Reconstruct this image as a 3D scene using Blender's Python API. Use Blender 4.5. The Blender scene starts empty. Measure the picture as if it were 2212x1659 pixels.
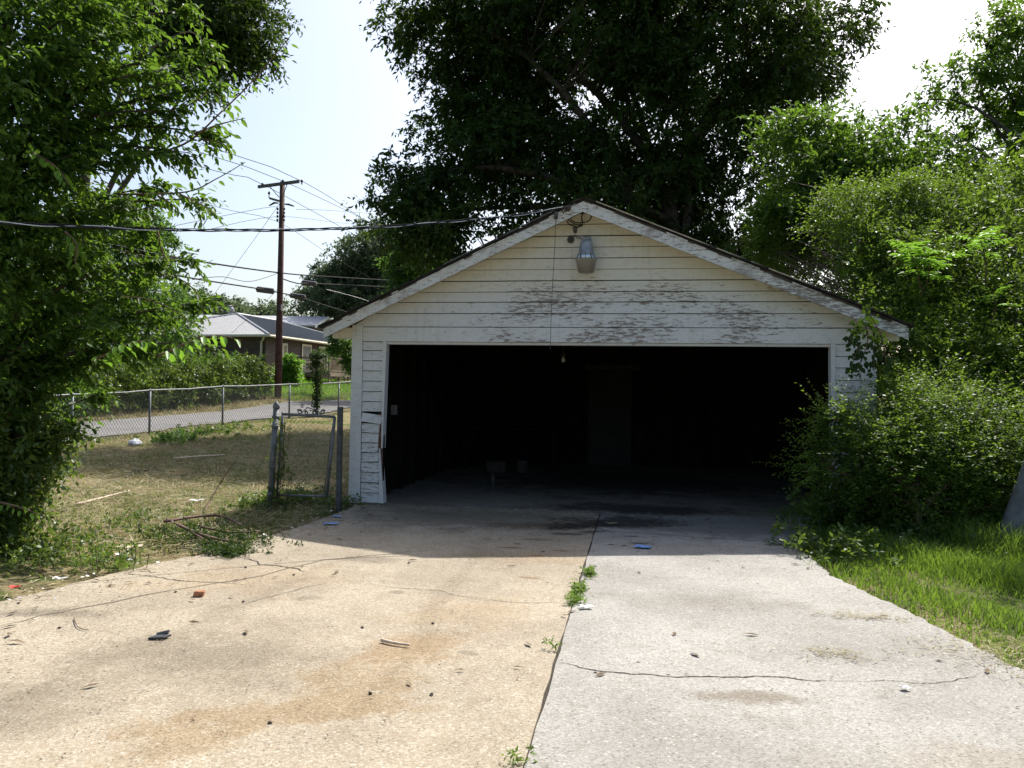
import bpy, math, random
import numpy as np
from mathutils import Vector, Matrix, noise as mnoise

# ------------------------------------------------------------------ camera, sky, sun, exposure
sc = bpy.context.scene
COL = sc.collection
R_ = math.radians
YAW, PIT, ROLL = R_(8.5), R_(0.65), R_(0.85)
CAM = np.array([0.426, -10.579, 1.489])
fw = np.array([-math.sin(YAW)*math.cos(PIT), math.cos(YAW)*math.cos(PIT), math.sin(PIT)])
rt = np.array([math.cos(YAW), math.sin(YAW), 0.0]); up = np.cross(rt, fw)
rt, up = math.cos(ROLL)*rt+math.sin(ROLL)*up, -math.sin(ROLL)*rt+math.cos(ROLL)*up
cd = bpy.data.cameras.new('camera'); cam = bpy.data.objects.new('camera', cd); COL.objects.link(cam)
cd.sensor_width = 36.0; cd.lens = 36.0*1790.0/2212.0; cd.clip_start = 0.05; cd.clip_end = 3000
cam.matrix_world = Matrix(((rt[0], up[0], -fw[0], CAM[0]), (rt[1], up[1], -fw[1], CAM[1]), (rt[2], up[2], -fw[2], CAM[2]), (0, 0, 0, 1)))
sc.camera = cam

SUN = Vector((0.30, 0.75, 1.0)).normalized()
wd = bpy.data.worlds.new('World'); sc.world = wd; wd.use_nodes = True
sky = wd.node_tree.nodes.new('ShaderNodeTexSky'); sky.sky_type = 'NISHITA'; sky.sun_disc = False
sky.sun_elevation = math.asin(SUN.z); sky.sun_rotation = math.atan2(SUN.x, SUN.y)
sky.air_density = 1.0; sky.dust_density = 4.0; sky.ozone_density = 1.0; sky.altitude = 100
bg = wd.node_tree.nodes['Background']; bg.inputs[1].default_value = 0.135
wd.node_tree.links.new(sky.outputs[0], bg.inputs[0])
sd = bpy.data.lights.new('sun', 'SUN'); sd.energy = 5.0; sd.angle = R_(0.6); sd.color = (1.0, 0.965, 0.90)
so = bpy.data.objects.new('sun', sd); COL.objects.link(so); so.rotation_euler = SUN.to_track_quat('Z', 'Y').to_euler(); so.location = (6, 15, 30)
vs = sc.view_settings
vs.view_transform = 'Standard'; vs.look = 'None'; vs.gamma = 1; vs.exposure = 0.64; vs.use_curve_mapping = False
sc.render.engine = 'CYCLES'
cy = sc.cycles
cy.max_bounces = 7; cy.diffuse_bounces = 4; cy.glossy_bounces = 2; cy.transmission_bounces = 4; cy.transparent_max_bounces = 6
cy.caustics_reflective = False; cy.caustics_refractive = False; cy.sample_clamp_indirect = 6
cy.use_denoising = True
try: cy.denoiser = 'OPENIMAGEDENOISE'
except Exception: pass

rnd = random.Random(7)
def at(px, py, d):
    """survey point: bearing read on a 2212 px wide plate + distance in metres -> world point"""
    return CAM + d*(rt*(px-1106.0)/1790.0 - up*(py-829.5)/1790.0 + fw)
def gz(px, py, z=0.0):
    r = rt*(px-1106.0)/1790.0 - up*(py-829.5)/1790.0 + fw
    return CAM + r*((z-CAM[2])/r[2])

# ------------------------------------------------------------------ helpers: objects
def tag(o, label=None, cat=None, group=None, kind=None):
    if label: o['label'] = label
    if cat: o['category'] = cat
    if group: o['group'] = group
    if kind: o['kind'] = kind
    return o
def empty(name, loc=(0, 0, 0), label=None, cat=None, group=None):
    o = bpy.data.objects.new(name, None); COL.objects.link(o); o.location = loc; o.empty_display_size = 0.2
    return tag(o, label, cat, group)
def link(name, me, parent=None, mat=None):
    o = bpy.data.objects.new(name, me); COL.objects.link(o)
    if mat is not None and len(me.materials) == 0: me.materials.append(mat)
    if parent is not None:
        o.parent = parent
        # geometry is given in world space: cancel the parents' placement
        loc = Vector((0, 0, 0)); p = parent
        while p is not None: loc += p.location; p = p.parent
        o.location = -loc
    return o
def np_mesh(name, V, F, mat=None, smooth=False):
    """V (n,3); F (m,k) one polygon size"""
    V = np.asarray(V, np.float32); F = np.asarray(F, np.int32)
    me = bpy.data.meshes.new(name); me.vertices.add(len(V)); me.vertices.foreach_set('co', V.ravel())
    m, k = F.shape
    me.loops.add(m*k); me.loops.foreach_set('vertex_index', F.ravel())
    me.polygons.add(m); me.polygons.foreach_set('loop_start', np.arange(0, m*k, k, dtype=np.int32))
    try: me.polygons.foreach_set('loop_total', np.full(m, k, np.int32))
    except Exception: pass
    if smooth: me.polygons.foreach_set('use_smooth', np.ones(m, bool))
    me.update(calc_edges=True)
    if mat is not None: me.materials.append(mat)
    return me
class MB:
    """collects simple solids; build() links them as one mesh object"""
    def __init__(s): s.v = []; s.f = []
    def add(s, v, f):
        b = len(s.v); s.v += [tuple(map(float, p)) for p in v]; s.f += [tuple(b+i for i in q) for q in f]; return s
    def hexa(s, p):  # p: 8 points, bottom 4 ccw then top 4
        return s.add(p, [(0, 3, 2, 1), (4, 5, 6, 7), (0, 1, 5, 4), (1, 2, 6, 5), (2, 3, 7, 6), (3, 0, 4, 7)])
    def box(s, a, b):
        (x0, y0, z0), (x1, y1, z1) = a, b
        return s.hexa([(x0, y0, z0), (x1, y0, z0), (x1, y1, z0), (x0, y1, z0), (x0, y0, z1), (x1, y0, z1), (x1, y1, z1), (x0, y1, z1)])
    def obox(s, c, ax, ay, az):  # oriented box, half-axes
        c, ax, ay, az = map(Vector, (c, ax, ay, az))
        return s.hexa([c-ax-ay-az, c+ax-ay-az, c+ax+ay-az, c-ax+ay-az, c-ax-ay+az, c+ax-ay+az, c+ax+ay+az, c-ax+ay+az])
    def tube(s, pts, rad, n=6, cap=True):
        pts = [Vector(p) for p in pts]; m = len(pts)
        rad = [rad]*m if not hasattr(rad, '__len__') else rad
        d0 = (pts[1]-pts[0]).normalized()
        ref = Vector((0, 0, 1)) if abs(d0.z) < 0.9 else Vector((1, 0, 0))
        a = d0.cross(ref).normalized(); b0 = len(s.v)
        for i, p in enumerate(pts):
            d = (pts[min(i+1, m-1)]-pts[max(i-1, 0)]).normalized()
            a = (a-d*a.dot(d)); a = a.normalized() if a.length > 1e-6 else d.orthogonal().normalized()
            b = d.cross(a)
            for k in range(n):
                t = 2*math.pi*k/n; q = p+(a*math.cos(t)+b*math.sin(t))*rad[i]; s.v.append((q.x, q.y, q.z))
        for i in range(m-1):
            for k in range(n):
                k2 = (k+1) % n; s.f.append((b0+i*n+k, b0+i*n+k2, b0+(i+1)*n+k2, b0+(i+1)*n+k))
        if cap:
            s.f.append(tuple(b0+k for k in range(n-1, -1, -1))); s.f.append(tuple(b0+(m-1)*n+k for k in range(n)))
        return s
    def lathe(s, prof, c, n=16, axis=None):
        """prof: (r, h) from bottom to top round the axis at c"""
        c = Vector(c); A = Vector(axis or (0, 0, 1)).normalized(); X = A.orthogonal().normalized(); Y = A.cross(X); b0 = len(s.v)
        for r, h in prof:
            for k in range(n):
                t = 2*math.pi*k/n; q = c+A*h+(X*math.cos(t)+Y*math.sin(t))*max(r, 1e-4); s.v.append((q.x, q.y, q.z))
        for i in range(len(prof)-1):
            for k in range(n):
                k2 = (k+1) % n; s.f.append((b0+i*n+k, b0+i*n+k2, b0+(i+1)*n+k2, b0+(i+1)*n+k))
        s.f.append(tuple(b0+k for k in range(n-1, -1, -1))); s.f.append(tuple(b0+(len(prof)-1)*n+k for k in range(n)))
        return s
    def poly_prism(s, poly, z0, z1):
        n = len(poly); b = len(s.v)
        s.v += [(x, y, z0) for x, y in poly]+[(x, y, z1) for x, y in poly]
        s.f.append(tuple(b+i for i in range(n-1, -1, -1))); s.f.append(tuple(b+n+i for i in range(n)))
        for i in range(n):
            j = (i+1) % n; s.f.append((b+i, b+j, b+n+j, b+n+i))
        return s
    def build(s, name, mat, parent=None, smooth=False, bevel=0.0):
        me = bpy.data.meshes.new(name); me.from_pydata(s.v, [], s.f); me.update()
        if mat is not None: me.materials.append(mat)
        if smooth:
            for p in me.polygons: p.use_smooth = True
        o = link(name, me, parent)
        if bevel:
            m = o.modifiers.new('bevel', 'BEVEL'); m.width = bevel; m.segments = 2; m.limit_method = 'ANGLE'
        return o

# ------------------------------------------------------------------ helpers: materials
class NT:
    def __init__(s, name):
        s.m = bpy.data.materials.new(name); s.m.use_nodes = True; s.t = s.m.node_tree
        s.t.nodes.clear(); s.out = s.t.nodes.new('ShaderNodeOutputMaterial')
    def n(s, typ, **kw):
        nd = s.t.nodes.new('ShaderNode'+typ)
        for k, v in kw.items(): setattr(nd, k, v)
        return nd
    def set(s, sock, v):
        if hasattr(v, 'is_output') or isinstance(v, bpy.types.NodeSocket): s.t.links.new(v, sock)
        else: sock.default_value = v if not (isinstance(v, tuple) and len(v) == 3 and len(getattr(sock, 'default_value', (0,0,0))) == 4) else (*v, 1.0)
    def pos(s): return s.n('NewGeometry').outputs['Position']
    def obj(s): return s.n('TexCoord').outputs['Object']
    def island(s): return s.n('NewGeometry').outputs['Random Per Island']
    def mapv(s, vec, scale=(1, 1, 1), loc=(0, 0, 0), rot=(0, 0, 0)):
        m = s.n('Mapping'); s.set(m.inputs[0], vec); m.inputs[1].default_value = loc; m.inputs[2].default_value = rot; m.inputs[3].default_value = scale
        return m.outputs[0]
    def noise(s, vec, scale, detail=4, rough=0.55, dist=0.0):
        m = s.n('TexNoise'); s.set(m.inputs['Vector'], vec); m.inputs['Scale'].default_value = scale; m.inputs['Detail'].default_value = detail
        m.inputs['Roughness'].default_value = rough; m.inputs['Distortion'].default_value = dist
        return m.outputs[0]
    def vor(s, vec, scale, out='Color', feature='F1'):
        m = s.n('TexVoronoi', feature=feature); s.set(m.inputs['Vector'], vec); m.inputs['Scale'].default_value = scale
        return m.outputs[out]
    def math(s, op, a, b=0.0, c=None, clamp=False):
        m = s.n('Math', operation=op); m.use_clamp = clamp; s.set(m.inputs[0], a); s.set(m.inputs[1], b)
        if c is not None: s.set(m.inputs[2], c)
        return m.outputs[0]
    def ramp(s, fac, stops):
        m = s.n('ValToRGB'); s.set(m.inputs[0], fac); e = m.color_ramp.elements
        while len(e) < len(stops): e.new(0.5)
        for el, (p, c) in zip(e, stops): el.position = p; el.color = (*c, 1.0) if len(c) == 3 else c
        return m.outputs[0]
    def step(s, fac, a, b):
        m = s.n('MapRange', interpolation_type='SMOOTHSTEP'); s.set(m.inputs[0], fac); m.inputs[1].default_value = a; m.inputs[2].default_value = b
        return m.outputs[0]
    def mix(s, fac, a, b, mode='MIX'):
        m = s.n('Mix', data_type='RGBA', blend_type=mode); s.set(m.inputs[0], fac); s.set(m.inputs[6], a); s.set(m.inputs[7], b)
        return m.outputs[2]
    def sep(s, vec):
        m = s.n('SeparateXYZ'); s.set(m.inputs[0], vec); return m.outputs
    def bump(s, h, strength=0.3, dist=0.01):
        m = s.n('Bump'); m.inputs['Strength'].default_value = strength; m.inputs['Distance'].default_value = dist; s.set(m.inputs['Height'], h)
        return m.outputs[0]
    def principled(s, col, rough=0.7, normal=None, metal=0.0, spec=0.4):
        b = s.n('BsdfPrincipled'); s.set(b.inputs['Base Color'], col); s.set(b.inputs['Roughness'], rough); s.set(b.inputs['Metallic'], metal)
        b.inputs['Specular IOR Level'].default_value = spec
        if normal is not None: s.set(b.inputs['Normal'], normal)
        return b.outputs[0]
    def done(s, sh): s.t.links.new(sh, s.out.inputs[0]); return s.m
def plain(name, col, rough=0.6, metal=0.0, var=0.25, scale=6.0, spec=0.4, bump=0.0):
    t = NT(name); p = t.pos(); n = t.noise(p, scale, 6, 0.65)
    c = t.mix(t.step(n, 0.3, 0.7), tuple(x*(1-var) for x in col), tuple(min(1, x*(1+var)) for x in col))
    nm = t.bump(t.noise(p, scale*8, 4), bump, 0.004) if bump else None
    return t.done(t.principled(c, rough, nm, metal, spec))
def leaf_mat(name, dark, light, trans=0.42, glow=(0.30, 0.42, 0.04), rough=0.42, spec=0.35):
    t = NT(name); r = t.island(); big = t.noise(t.pos(), 1.3, 4)
    f = t.math('ADD', t.math('MULTIPLY', r, 0.58), t.math('MULTIPLY', t.step(big, 0.32, 0.68), 0.52))
    c = t.ramp(f, [(0.0, dark), (0.55, tuple((a+b)/2 for a, b in zip(dark, light))), (1.0, light)])
    p = t.principled(c, rough, None, 0.0, spec)
    tr = t.n('BsdfTranslucent'); t.set(tr.inputs[0], t.mix(0.55, c, glow))
    mx = t.n('MixShader'); mx.inputs[0].default_value = trans; t.t.links.new(p, mx.inputs[1]); t.t.links.new(tr.outputs[0], mx.inputs[2])
    return t.done(mx.outputs[0])
M = {}
def concrete(name, cols, stains_and_shade, speck=0.62):
    t = NT(name); p = t.pos()
    v = t.vor(p, 105.0); g = t.sep(v)[0]
    c = t.ramp(g, [(0.0, cols[0]), (0.35, cols[1]), (0.7, cols[2]), (1.0, cols[3])])
    big = t.noise(p, 0.7, 6, 0.62); mid = t.noise(p, 4.0, 6, 0.65); fine = t.noise(p, 160.0, 3, 0.6)
    base = tuple(sum(k[i] for k in cols)/4 for i in range(3))
    c = t.mix(speck, base, c)
    c = t.mix(t.step(big, 0.34, 0.66), t.mix(1.0, c, (0.80, 0.785, 0.76), 'MULTIPLY'), t.mix(1.0, c, (1.06, 1.05, 1.03), 'MULTIPLY'))
    c = t.mix(t.math('MULTIPLY', t.step(mid, 0.5, 0.72), 0.4), c, t.mix(1.0, c, (0.62, 0.58, 0.52), 'MULTIPLY'))
    grit = t.sep(t.vor(t.mapv(p, loc=(3.3, 1.7, 0)), 48.0))[1]; gd = t.vor(t.mapv(p, loc=(3.3, 1.7, 0)), 48.0, 'Distance')
    c = t.mix(t.math('MULTIPLY', t.step(fine, 0.52, 0.78), 0.42), c, (0.10, 0.085, 0.065))
    c = t.mix(t.math('MULTIPLY', t.math('MULTIPLY', t.step(grit, 0.80, 0.84), t.math('SUBTRACT', 1.0, t.step(gd, 0.28, 0.40))), 0.5), c, (0.085, 0.07, 0.055))
    c = t.mix(t.math('MULTIPLY', t.math('MULTIPLY', t.math('SUBTRACT', 1.0, t.step(grit, 0.10, 0.14)), t.math('SUBTRACT', 1.0, t.step(gd, 0.25, 0.38))), 0.6), c, (0.55, 0.52, 0.46))
    ragged = t.math('MULTIPLY', t.math('SUBTRACT', t.noise(p, 14.0, 7, 0.75), 0.5), 1.5); dx = t.math('MULTIPLY', t.math('SUBTRACT', t.noise(p, 2.3, 6, 0.65), 0.5), 2.2); xyz = t.sep(p)
    dy = t.math('MULTIPLY', t.math('SUBTRACT', t.noise(t.mapv(p, loc=(9, 4, 2)), 2.3, 6, 0.65), 0.5), 2.2)
    for (x, y, rx, ry, ang, col, k) in stains_and_shade:
        ca, sa = math.cos(ang), math.sin(ang)
        ex = t.math('ADD', t.math('SUBTRACT', xyz[0], x), t.math('MULTIPLY', dx, rx)); ey = t.math('ADD', t.math('SUBTRACT', xyz[1], y), t.math('MULTIPLY', dy, ry))
        u = t.math('ADD', t.math('MULTIPLY', ex, ca/rx), t.math('MULTIPLY', ey, sa/rx)); w = t.math('ADD', t.math('MULTIPLY', ex, -sa/ry), t.math('MULTIPLY', ey, ca/ry))
        d = t.math('SQRT', t.math('ADD', t.math('MULTIPLY', u, u), t.math('MULTIPLY', w, w)))
        c = t.mix(t.math('MULTIPLY', t.math('SUBTRACT', 1.0, t.step(t.math('ADD', d, ragged), 0.35, 1.15)), k), c, t.mix(1.0, c, col, 'MULTIPLY'))
    h = t.math('ADD', t.math('MULTIPLY', g, 0.6), t.math('ADD', fine, t.math('MULTIPLY', mid, 0.8)))
    return t.done(t.principled(c, 0.88, t.bump(h, 0.7, 0.007), 0.0, 0.25))
OIL_AND_SHADE = (0.13, 0.12, 0.115); RUST = (0.90, 0.80, 0.68); GREY = (0.62, 0.61, 0.60)
oil = [(0.25, -0.75, 0.95, 0.55, 0.1, OIL_AND_SHADE, 0.95), (-0.2, -1.2, 0.5, 0.3, 0.5, OIL_AND_SHADE, 0.85), (0.55, 0.3, 1.5, 0.6, 0.0, OIL_AND_SHADE, 0.85), (-0.7, -1.25, 0.6, 0.28, 0.2, (0.45, 0.38, 0.33), 0.8),
       (-0.3, -1.75, 0.25, 0.10, 0.0, OIL_AND_SHADE, 0.7), (0.0, -1.55, 0.22, 0.1, 0.3, OIL_AND_SHADE, 0.7), (-0.55, -2.15, 0.2, 0.08, 0.0, (0.5, 0.42, 0.36), 0.7)]
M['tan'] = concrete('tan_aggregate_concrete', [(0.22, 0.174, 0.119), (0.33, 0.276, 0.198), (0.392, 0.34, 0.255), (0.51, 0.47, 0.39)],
    oil+[(-1.15, -6.9, 1.0, 0.30, 1.0, (0.82, 0.72, 0.58), 0.85), (-0.85, -5.9, 0.5, 0.25, 1.0, (0.80, 0.68, 0.54), 0.85), (-0.7, -5.0, 0.6, 0.5, 0.6, RUST, 0.6), (-0.95, -4.2, 0.10, 3.2, 0.06, (0.84, 0.83, 0.81), 0.8), (-2.3, -5.6, 0.12, 2.6, -0.1, (0.84, 0.83, 0.81), 0.8), (-1.3, -4.6, 0.09, 0.07, 0, GREY, 0.9), (-0.5, -5.9, 0.07, 0.05, 0, GREY, 0.9), (-1.9, -4.9, 0.13, 0.08, 0.4, GREY, 0.8), (-0.5, -3.1, 0.8, 0.35, 0.1, RUST, 0.55), (-1.85, -3.5, 0.35, 0.18, 0.1, GREY, 0.8),
         (-2.0, -6.3, 0.9, 0.5, 0.2, GREY, 0.6), (-2.6, -7.2, 0.8, 0.5, 0.4, GREY, 0.6), (-3.4, -5.6, 0.5, 0.15, 0.0, (0.5, 0.5, 0.5), 0.8), (-2.6, -4.4, 1.0, 0.6, 0.3, RUST, 0.5),
         (-1.7, -0.8, 2.0, 1.2, 0.0, (0.52, 0.52, 0.53), 0.9), (-0.45, -3.0, 0.10, 0.05, 0.0, (0.55, 0.35, 0.25), 0.8), (-0.75, -2.65, 0.14, 0.05, 0.0, (0.55, 0.35, 0.25), 0.8), (-0.25, -2.7, 0.10, 0.06, 0.0, (0.55, 0.35, 0.25), 0.8), (-0.4, -3.9, 0.12, 0.05, 0.0, (0.6, 0.42, 0.3), 0.7)])  # widest grey ellipse: garage shade deepened in the colour, plus dirt at the mouth
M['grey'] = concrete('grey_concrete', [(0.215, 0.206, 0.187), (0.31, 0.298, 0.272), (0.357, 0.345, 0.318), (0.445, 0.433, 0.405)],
    oil+[(1.0, -6.35, 0.30, 0.12, 0.0, (0.60, 0.55, 0.48), 0.9), (0.95, -4.4, 0.9, 0.25, 0.05, (0.82, 0.80, 0.77), 0.6), (2.0, -6.9, 0.8, 0.3, 0.2, (0.85, 0.80, 0.72), 0.7),
         (0.5, -2.15, 0.16, 0.07, 0.0, OIL_AND_SHADE, 0.8), (0.42, -1.75, 0.12, 0.05, 0.0, OIL_AND_SHADE, 0.8), (1.5, -0.8, 1.8, 1.1, 0.0, (0.52, 0.52, 0.53), 0.9)], 0.7)  # last ellipse paints mouth dirt and deepens the garage shade on this slab
M['gfloor'] = concrete('garage_floor_concrete', [(0.12, 0.108, 0.09), (0.165, 0.15, 0.126), (0.195, 0.178, 0.15), (0.25, 0.232, 0.20)], oil+[(0.2, 3.8, 3.2, 2.6, 0, OIL_AND_SHADE, 0.85)], 0.5)  # big inner ellipse paints the dim interior into the floor, besides real oil

def paint(name, peel, cream_to=2.75, dirt=0.25, rot=0.0, low=0.0):
    """old white paint peeling off grey wood; the peeled patches have their own place on the boards"""
    t = NT(name); p = t.pos(); xyz = t.sep(p)
    st = t.mapv(p, (1.0, 1.0, 5.0)); n = t.noise(st, 8.5, 10, 0.74, 0.25); n2 = t.noise(t.mapv(p, (1, 1, 2.5), (3, 1, 7)), 1.1, 3, 0.5)
    zb = t.math('SUBTRACT', 1.0, t.math('MULTIPLY', t.step(xyz[2], 2.6, 3.2), 0.8)); xb = t.math('SUBTRACT', t.step(xyz[0], -2.9, -0.6), t.math('MULTIPLY', t.step(xyz[0], 1.4, 3.0), 0.55))
    w = t.math('MULTIPLY', t.math('MULTIPLY', zb, xb), t.math('ADD', 0.42, t.math('MULTIPLY', t.step(n2, 0.36, 0.62), 0.58)))
    if low: w = t.math('MAXIMUM', w, t.math('MULTIPLY', t.math('SUBTRACT', 1.0, t.step(xyz[2], 0.5, 1.9)), low))
    thr = t.math('SUBTRACT', 0.725-peel*0.09, t.math('MULTIPLY', w, 0.14+0.05*peel))
    m = t.step(t.math('SUBTRACT', n, thr), 0.0, 0.03)
    fl = t.noise(t.mapv(p, (1.0, 1.0, 3.2), (2, 5, 3)), 30.0, 5, 0.7); m = t.math('MAXIMUM', m, t.math('MULTIPLY', t.step(t.math('ADD', fl, t.math('MULTIPLY', w, 0.10)), 0.72-0.03*peel, 0.75-0.03*peel), 0.85))
    drip = t.noise(t.mapv(p, (9, 9, 0.7), (1, 2, 8)), 2.0, 5, 0.6)
    cr = t.step(t.math('ADD', xyz[2], t.math('MULTIPLY', t.math('SUBTRACT', n2, 0.5), 0.5)), cream_to-0.25, cream_to+0.25)
    c = t.mix(cr, (0.66, 0.655, 0.64), (0.68, 0.64, 0.545))
    g = t.noise(t.mapv(p, (1, 1, 3)), 9.0, 6, 0.7)
    c = t.mix(t.math('MULTIPLY', t.step(g, 0.48, 0.75), dirt*1.6), c, t.mix(1.0, c, (0.55, 0.50, 0.43), 'MULTIPLY'))
    c = t.mix(t.math('MULTIPLY', t.step(drip, 0.52, 0.74), dirt*1.1), c, t.mix(1.0, c, (0.66, 0.60, 0.50), 'MULTIPLY'))
    dots = t.vor(t.mapv(p, (1, 1, 1)), 14.0, 'Distance'); c = t.mix(t.math('MULTIPLY', t.math('SUBTRACT', 1.0, t.step(dots, 0.05, 0.085)), t.step(n2, 0.5, 0.56)), c, (0.2, 0.17, 0.14))
    wood = t.mix(t.noise(t.mapv(p, (1, 1, 14)), 12.0, 5), (0.17, 0.14, 0.12), (0.34, 0.30, 0.265))
    if rot: m = t.math('MAXIMUM', m, t.math('MULTIPLY', t.step(t.noise(t.mapv(p, (1, 1, 1), (5, 2, 1)), 1.6, 5, 0.7), 0.60-rot*0.06, 0.66), 0.85))
    c = t.mix(m, c, wood)
    h = t.math('ADD', t.math('MULTIPLY', m, -0.6), t.math('MULTIPLY', t.noise(t.mapv(p, (1, 1, 18)), 14.0, 5, 0.7), 0.5))
    return t.done(t.principled(c, 0.62, t.bump(h, 0.5, 0.004), 0.0, 0.3))
M['siding'] = paint('peeling_white_siding_paint', 0.75)
M['jamb'] = paint('worn_white_jamb_paint', 0.9, 3.4, 0.45, 0.0, 0.55)
M['trim'] = paint('white_trim_paint', -0.15, 3.3, 0.3)
M['soffit'] = paint('cream_soffit_paint', -0.5, 1.5, 0.35)
M['rake'] = paint('flaking_rake_board_paint', 1.6, 4.5, 0.65, 1.5)
M['oldwood'] = plain('old_grey_brown_wood', (0.065, 0.053, 0.044), 0.9, var=0.4, scale=9)
M['bare'] = plain('bare_reddish_wood', (0.16, 0.075, 0.05), 0.85, var=0.4, scale=9)
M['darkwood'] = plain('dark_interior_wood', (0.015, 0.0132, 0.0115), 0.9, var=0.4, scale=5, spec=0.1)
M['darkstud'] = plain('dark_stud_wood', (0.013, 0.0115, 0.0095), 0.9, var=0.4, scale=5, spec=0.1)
M['shingle'] = plain('weathered_dark_shingle', (0.035, 0.03, 0.027), 0.95, var=0.5, scale=30, spec=0.15, bump=0.3)
M['drip'] = plain('tan_sunlit_edge_strip', (0.42, 0.36, 0.26), 0.5, var=0.35, scale=8)  # tan stands for sunlight on the shingle edge
M['galv'] = plain('weathered_galvanized_steel', (0.17, 0.175, 0.18), 0.62, 0.4, 0.3, 10, bump=0.1)
M['galvdark'] = plain('dull_dark_steel', (0.10, 0.10, 0.105), 0.6, 0.4, 0.3, 10)
M['wire'] = plain('dull_chain_link_wire', (0.20, 0.20, 0.20), 0.6, 0.4, 0.2, 10)
M['cable'] = plain('black_cable_jacket', (0.02, 0.02, 0.021), 0.85, var=0.2, spec=0.1)
M['alucable'] = plain('bare_aluminium_strand', (0.45, 0.45, 0.45), 0.45, 0.7, 0.2)
M['pole'] = plain('creosoted_pole_wood', (0.075, 0.035, 0.027), 0.85, var=0.35, scale=4, bump=0.4)
M['arm'] = plain('grey_crossarm_wood', (0.13, 0.13, 0.125), 0.85, var=0.3, scale=5)
M['porc'] = plain('brown_grey_porcelain', (0.07, 0.06, 0.06), 0.3)
M['lamp_metal'] = plain('painted_grey_lamp_housing', (0.30, 0.315, 0.34), 0.5, 0.3, 0.15, 12)
M['bark'] = plain('grey_brown_bark', (0.07, 0.058, 0.046), 0.95, var=0.5, scale=7, spec=0.1, bump=0.6)
M['bark_grey'] = plain('smooth_grey_bark', (0.13, 0.135, 0.14), 0.85, var=0.3, scale=5, bump=0.4)
M['twig'] = plain('brown_twig', (0.13, 0.085, 0.055), 0.85, var=0.4, scale=20)
M['redtwig'] = plain('reddish_cut_branch', (0.15, 0.085, 0.065), 0.8, var=0.4, scale=20)
M['blond'] = plain('bleached_stick', (0.55, 0.44, 0.34), 0.8, var=0.25, scale=20)
M['asphalt'] = plain('grey_worn_asphalt', (0.185, 0.18, 0.175), 0.92, var=0.14, scale=1.5, spec=0.2, bump=0.3)
M['blue'] = plain('blue_paper', (0.16, 0.30, 0.62), 0.6, var=0.35, scale=40)
M['white'] = plain('dirty_white_paper', (0.70, 0.70, 0.68), 0.6, var=0.15, scale=30)
M['red'] = plain('red_plastic', (0.55, 0.04, 0.03), 0.5, var=0.2)
M['slate'] = plain('dark_grey_plastic', (0.04, 0.043, 0.048), 0.55, var=0.4, scale=40, bump=0.3)
M['brickbit'] = plain('orange_brick_piece', (0.36, 0.16, 0.08), 0.9, var=0.4, scale=60)
M['stone'] = plain('dark_pebble', (0.07, 0.055, 0.04), 0.9, var=0.4, scale=50)
M['drygrass'] = leaf_mat('dry_cut_grass', (0.19, 0.16, 0.08), (0.43, 0.385, 0.235), 0.25, (0.4, 0.32, 0.12), 0.7, 0.15)
M['grass'] = leaf_mat('green_grass', (0.065, 0.125, 0.02), (0.185, 0.28, 0.045), 0.45, (0.26, 0.41, 0.03), 0.5, 0.3)
M['weed'] = leaf_mat('dark_green_weed', (0.03, 0.065, 0.015), (0.09, 0.15, 0.03), 0.38)
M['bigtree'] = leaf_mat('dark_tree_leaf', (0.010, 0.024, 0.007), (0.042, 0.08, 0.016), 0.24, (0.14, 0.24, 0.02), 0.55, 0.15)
M['lefttree'] = leaf_mat('mid_green_leaf', (0.013, 0.036, 0.008), (0.080, 0.152, 0.024), 0.45, (0.24, 0.42, 0.03), 0.5, 0.22)
M['thicket'] = leaf_mat('glossy_privet_leaf', (0.022, 0.052, 0.011), (0.112, 0.190, 0.030), 0.44, (0.26, 0.40, 0.03), 0.5, 0.22)
M['sumac'] = leaf_mat('bright_green_leaflet', (0.07, 0.16, 0.02), (0.145, 0.29, 0.035), 0.5, (0.28, 0.52, 0.04))
M['fartree'] = leaf_mat('hazed_far_tree_leaf', (0.045, 0.072, 0.04), (0.115, 0.15, 0.08), 0.34, (0.2, 0.28, 0.09), 0.6, 0.15)  # leaf colour paled and greyed: distance haze painted in
M['bgbush'] = leaf_mat('roadside_shrub_leaf', (0.025, 0.065, 0.016), (0.08, 0.16, 0.03), 0.4, (0.2, 0.38, 0.04), 0.55, 0.2)

# ground: trodden earth and cut straw, greener in patches
t = NT('earth_and_straw'); p = t.pos(); n = t.noise(p, 0.35, 5, 0.6); f = t.noise(p, 22.0, 7, 0.75); g = t.noise(t.mapv(p, (1, 1.6, 1)), 1.4, 4, 0.6)
c = t.ramp(f, [(0.3, (0.07, 0.055, 0.03)), (0.48, (0.18, 0.145, 0.075)), (0.65, (0.32, 0.27, 0.15)), (0.8, (0.42, 0.37, 0.22))])
gr = t.ramp(f, [(0.3, (0.022, 0.04, 0.010)), (0.6, (0.07, 0.10, 0.022)), (0.8, (0.13, 0.16, 0.04))])
yr = t.sep(p)[0]
green = t.math('MAXIMUM', t.step(g, 0.45, 0.62), t.math('MAXIMUM', t.step(yr, 2.2, 3.4), t.math('SUBTRACT', 1.0, t.step(yr, -19.5, -17.5))))
c = t.mix(t.math('MULTIPLY', green, 0.85), c, gr)
M['ground'] = t.done(t.principled(c, 0.95, t.bump(f, 0.7, 0.03), 0, 0.1))
t = NT('brown_brick_wall'); br = t.n('TexBrick'); v = t.n('TexCoord').outputs['UV']
t.set(br.inputs['Vector'], v); br.inputs['Scale'].default_value = 1.0; br.inputs['Brick Width'].default_value = 0.215; br.inputs['Row Height'].default_value = 0.075; br.inputs['Mortar Size'].default_value = 0.008
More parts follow.
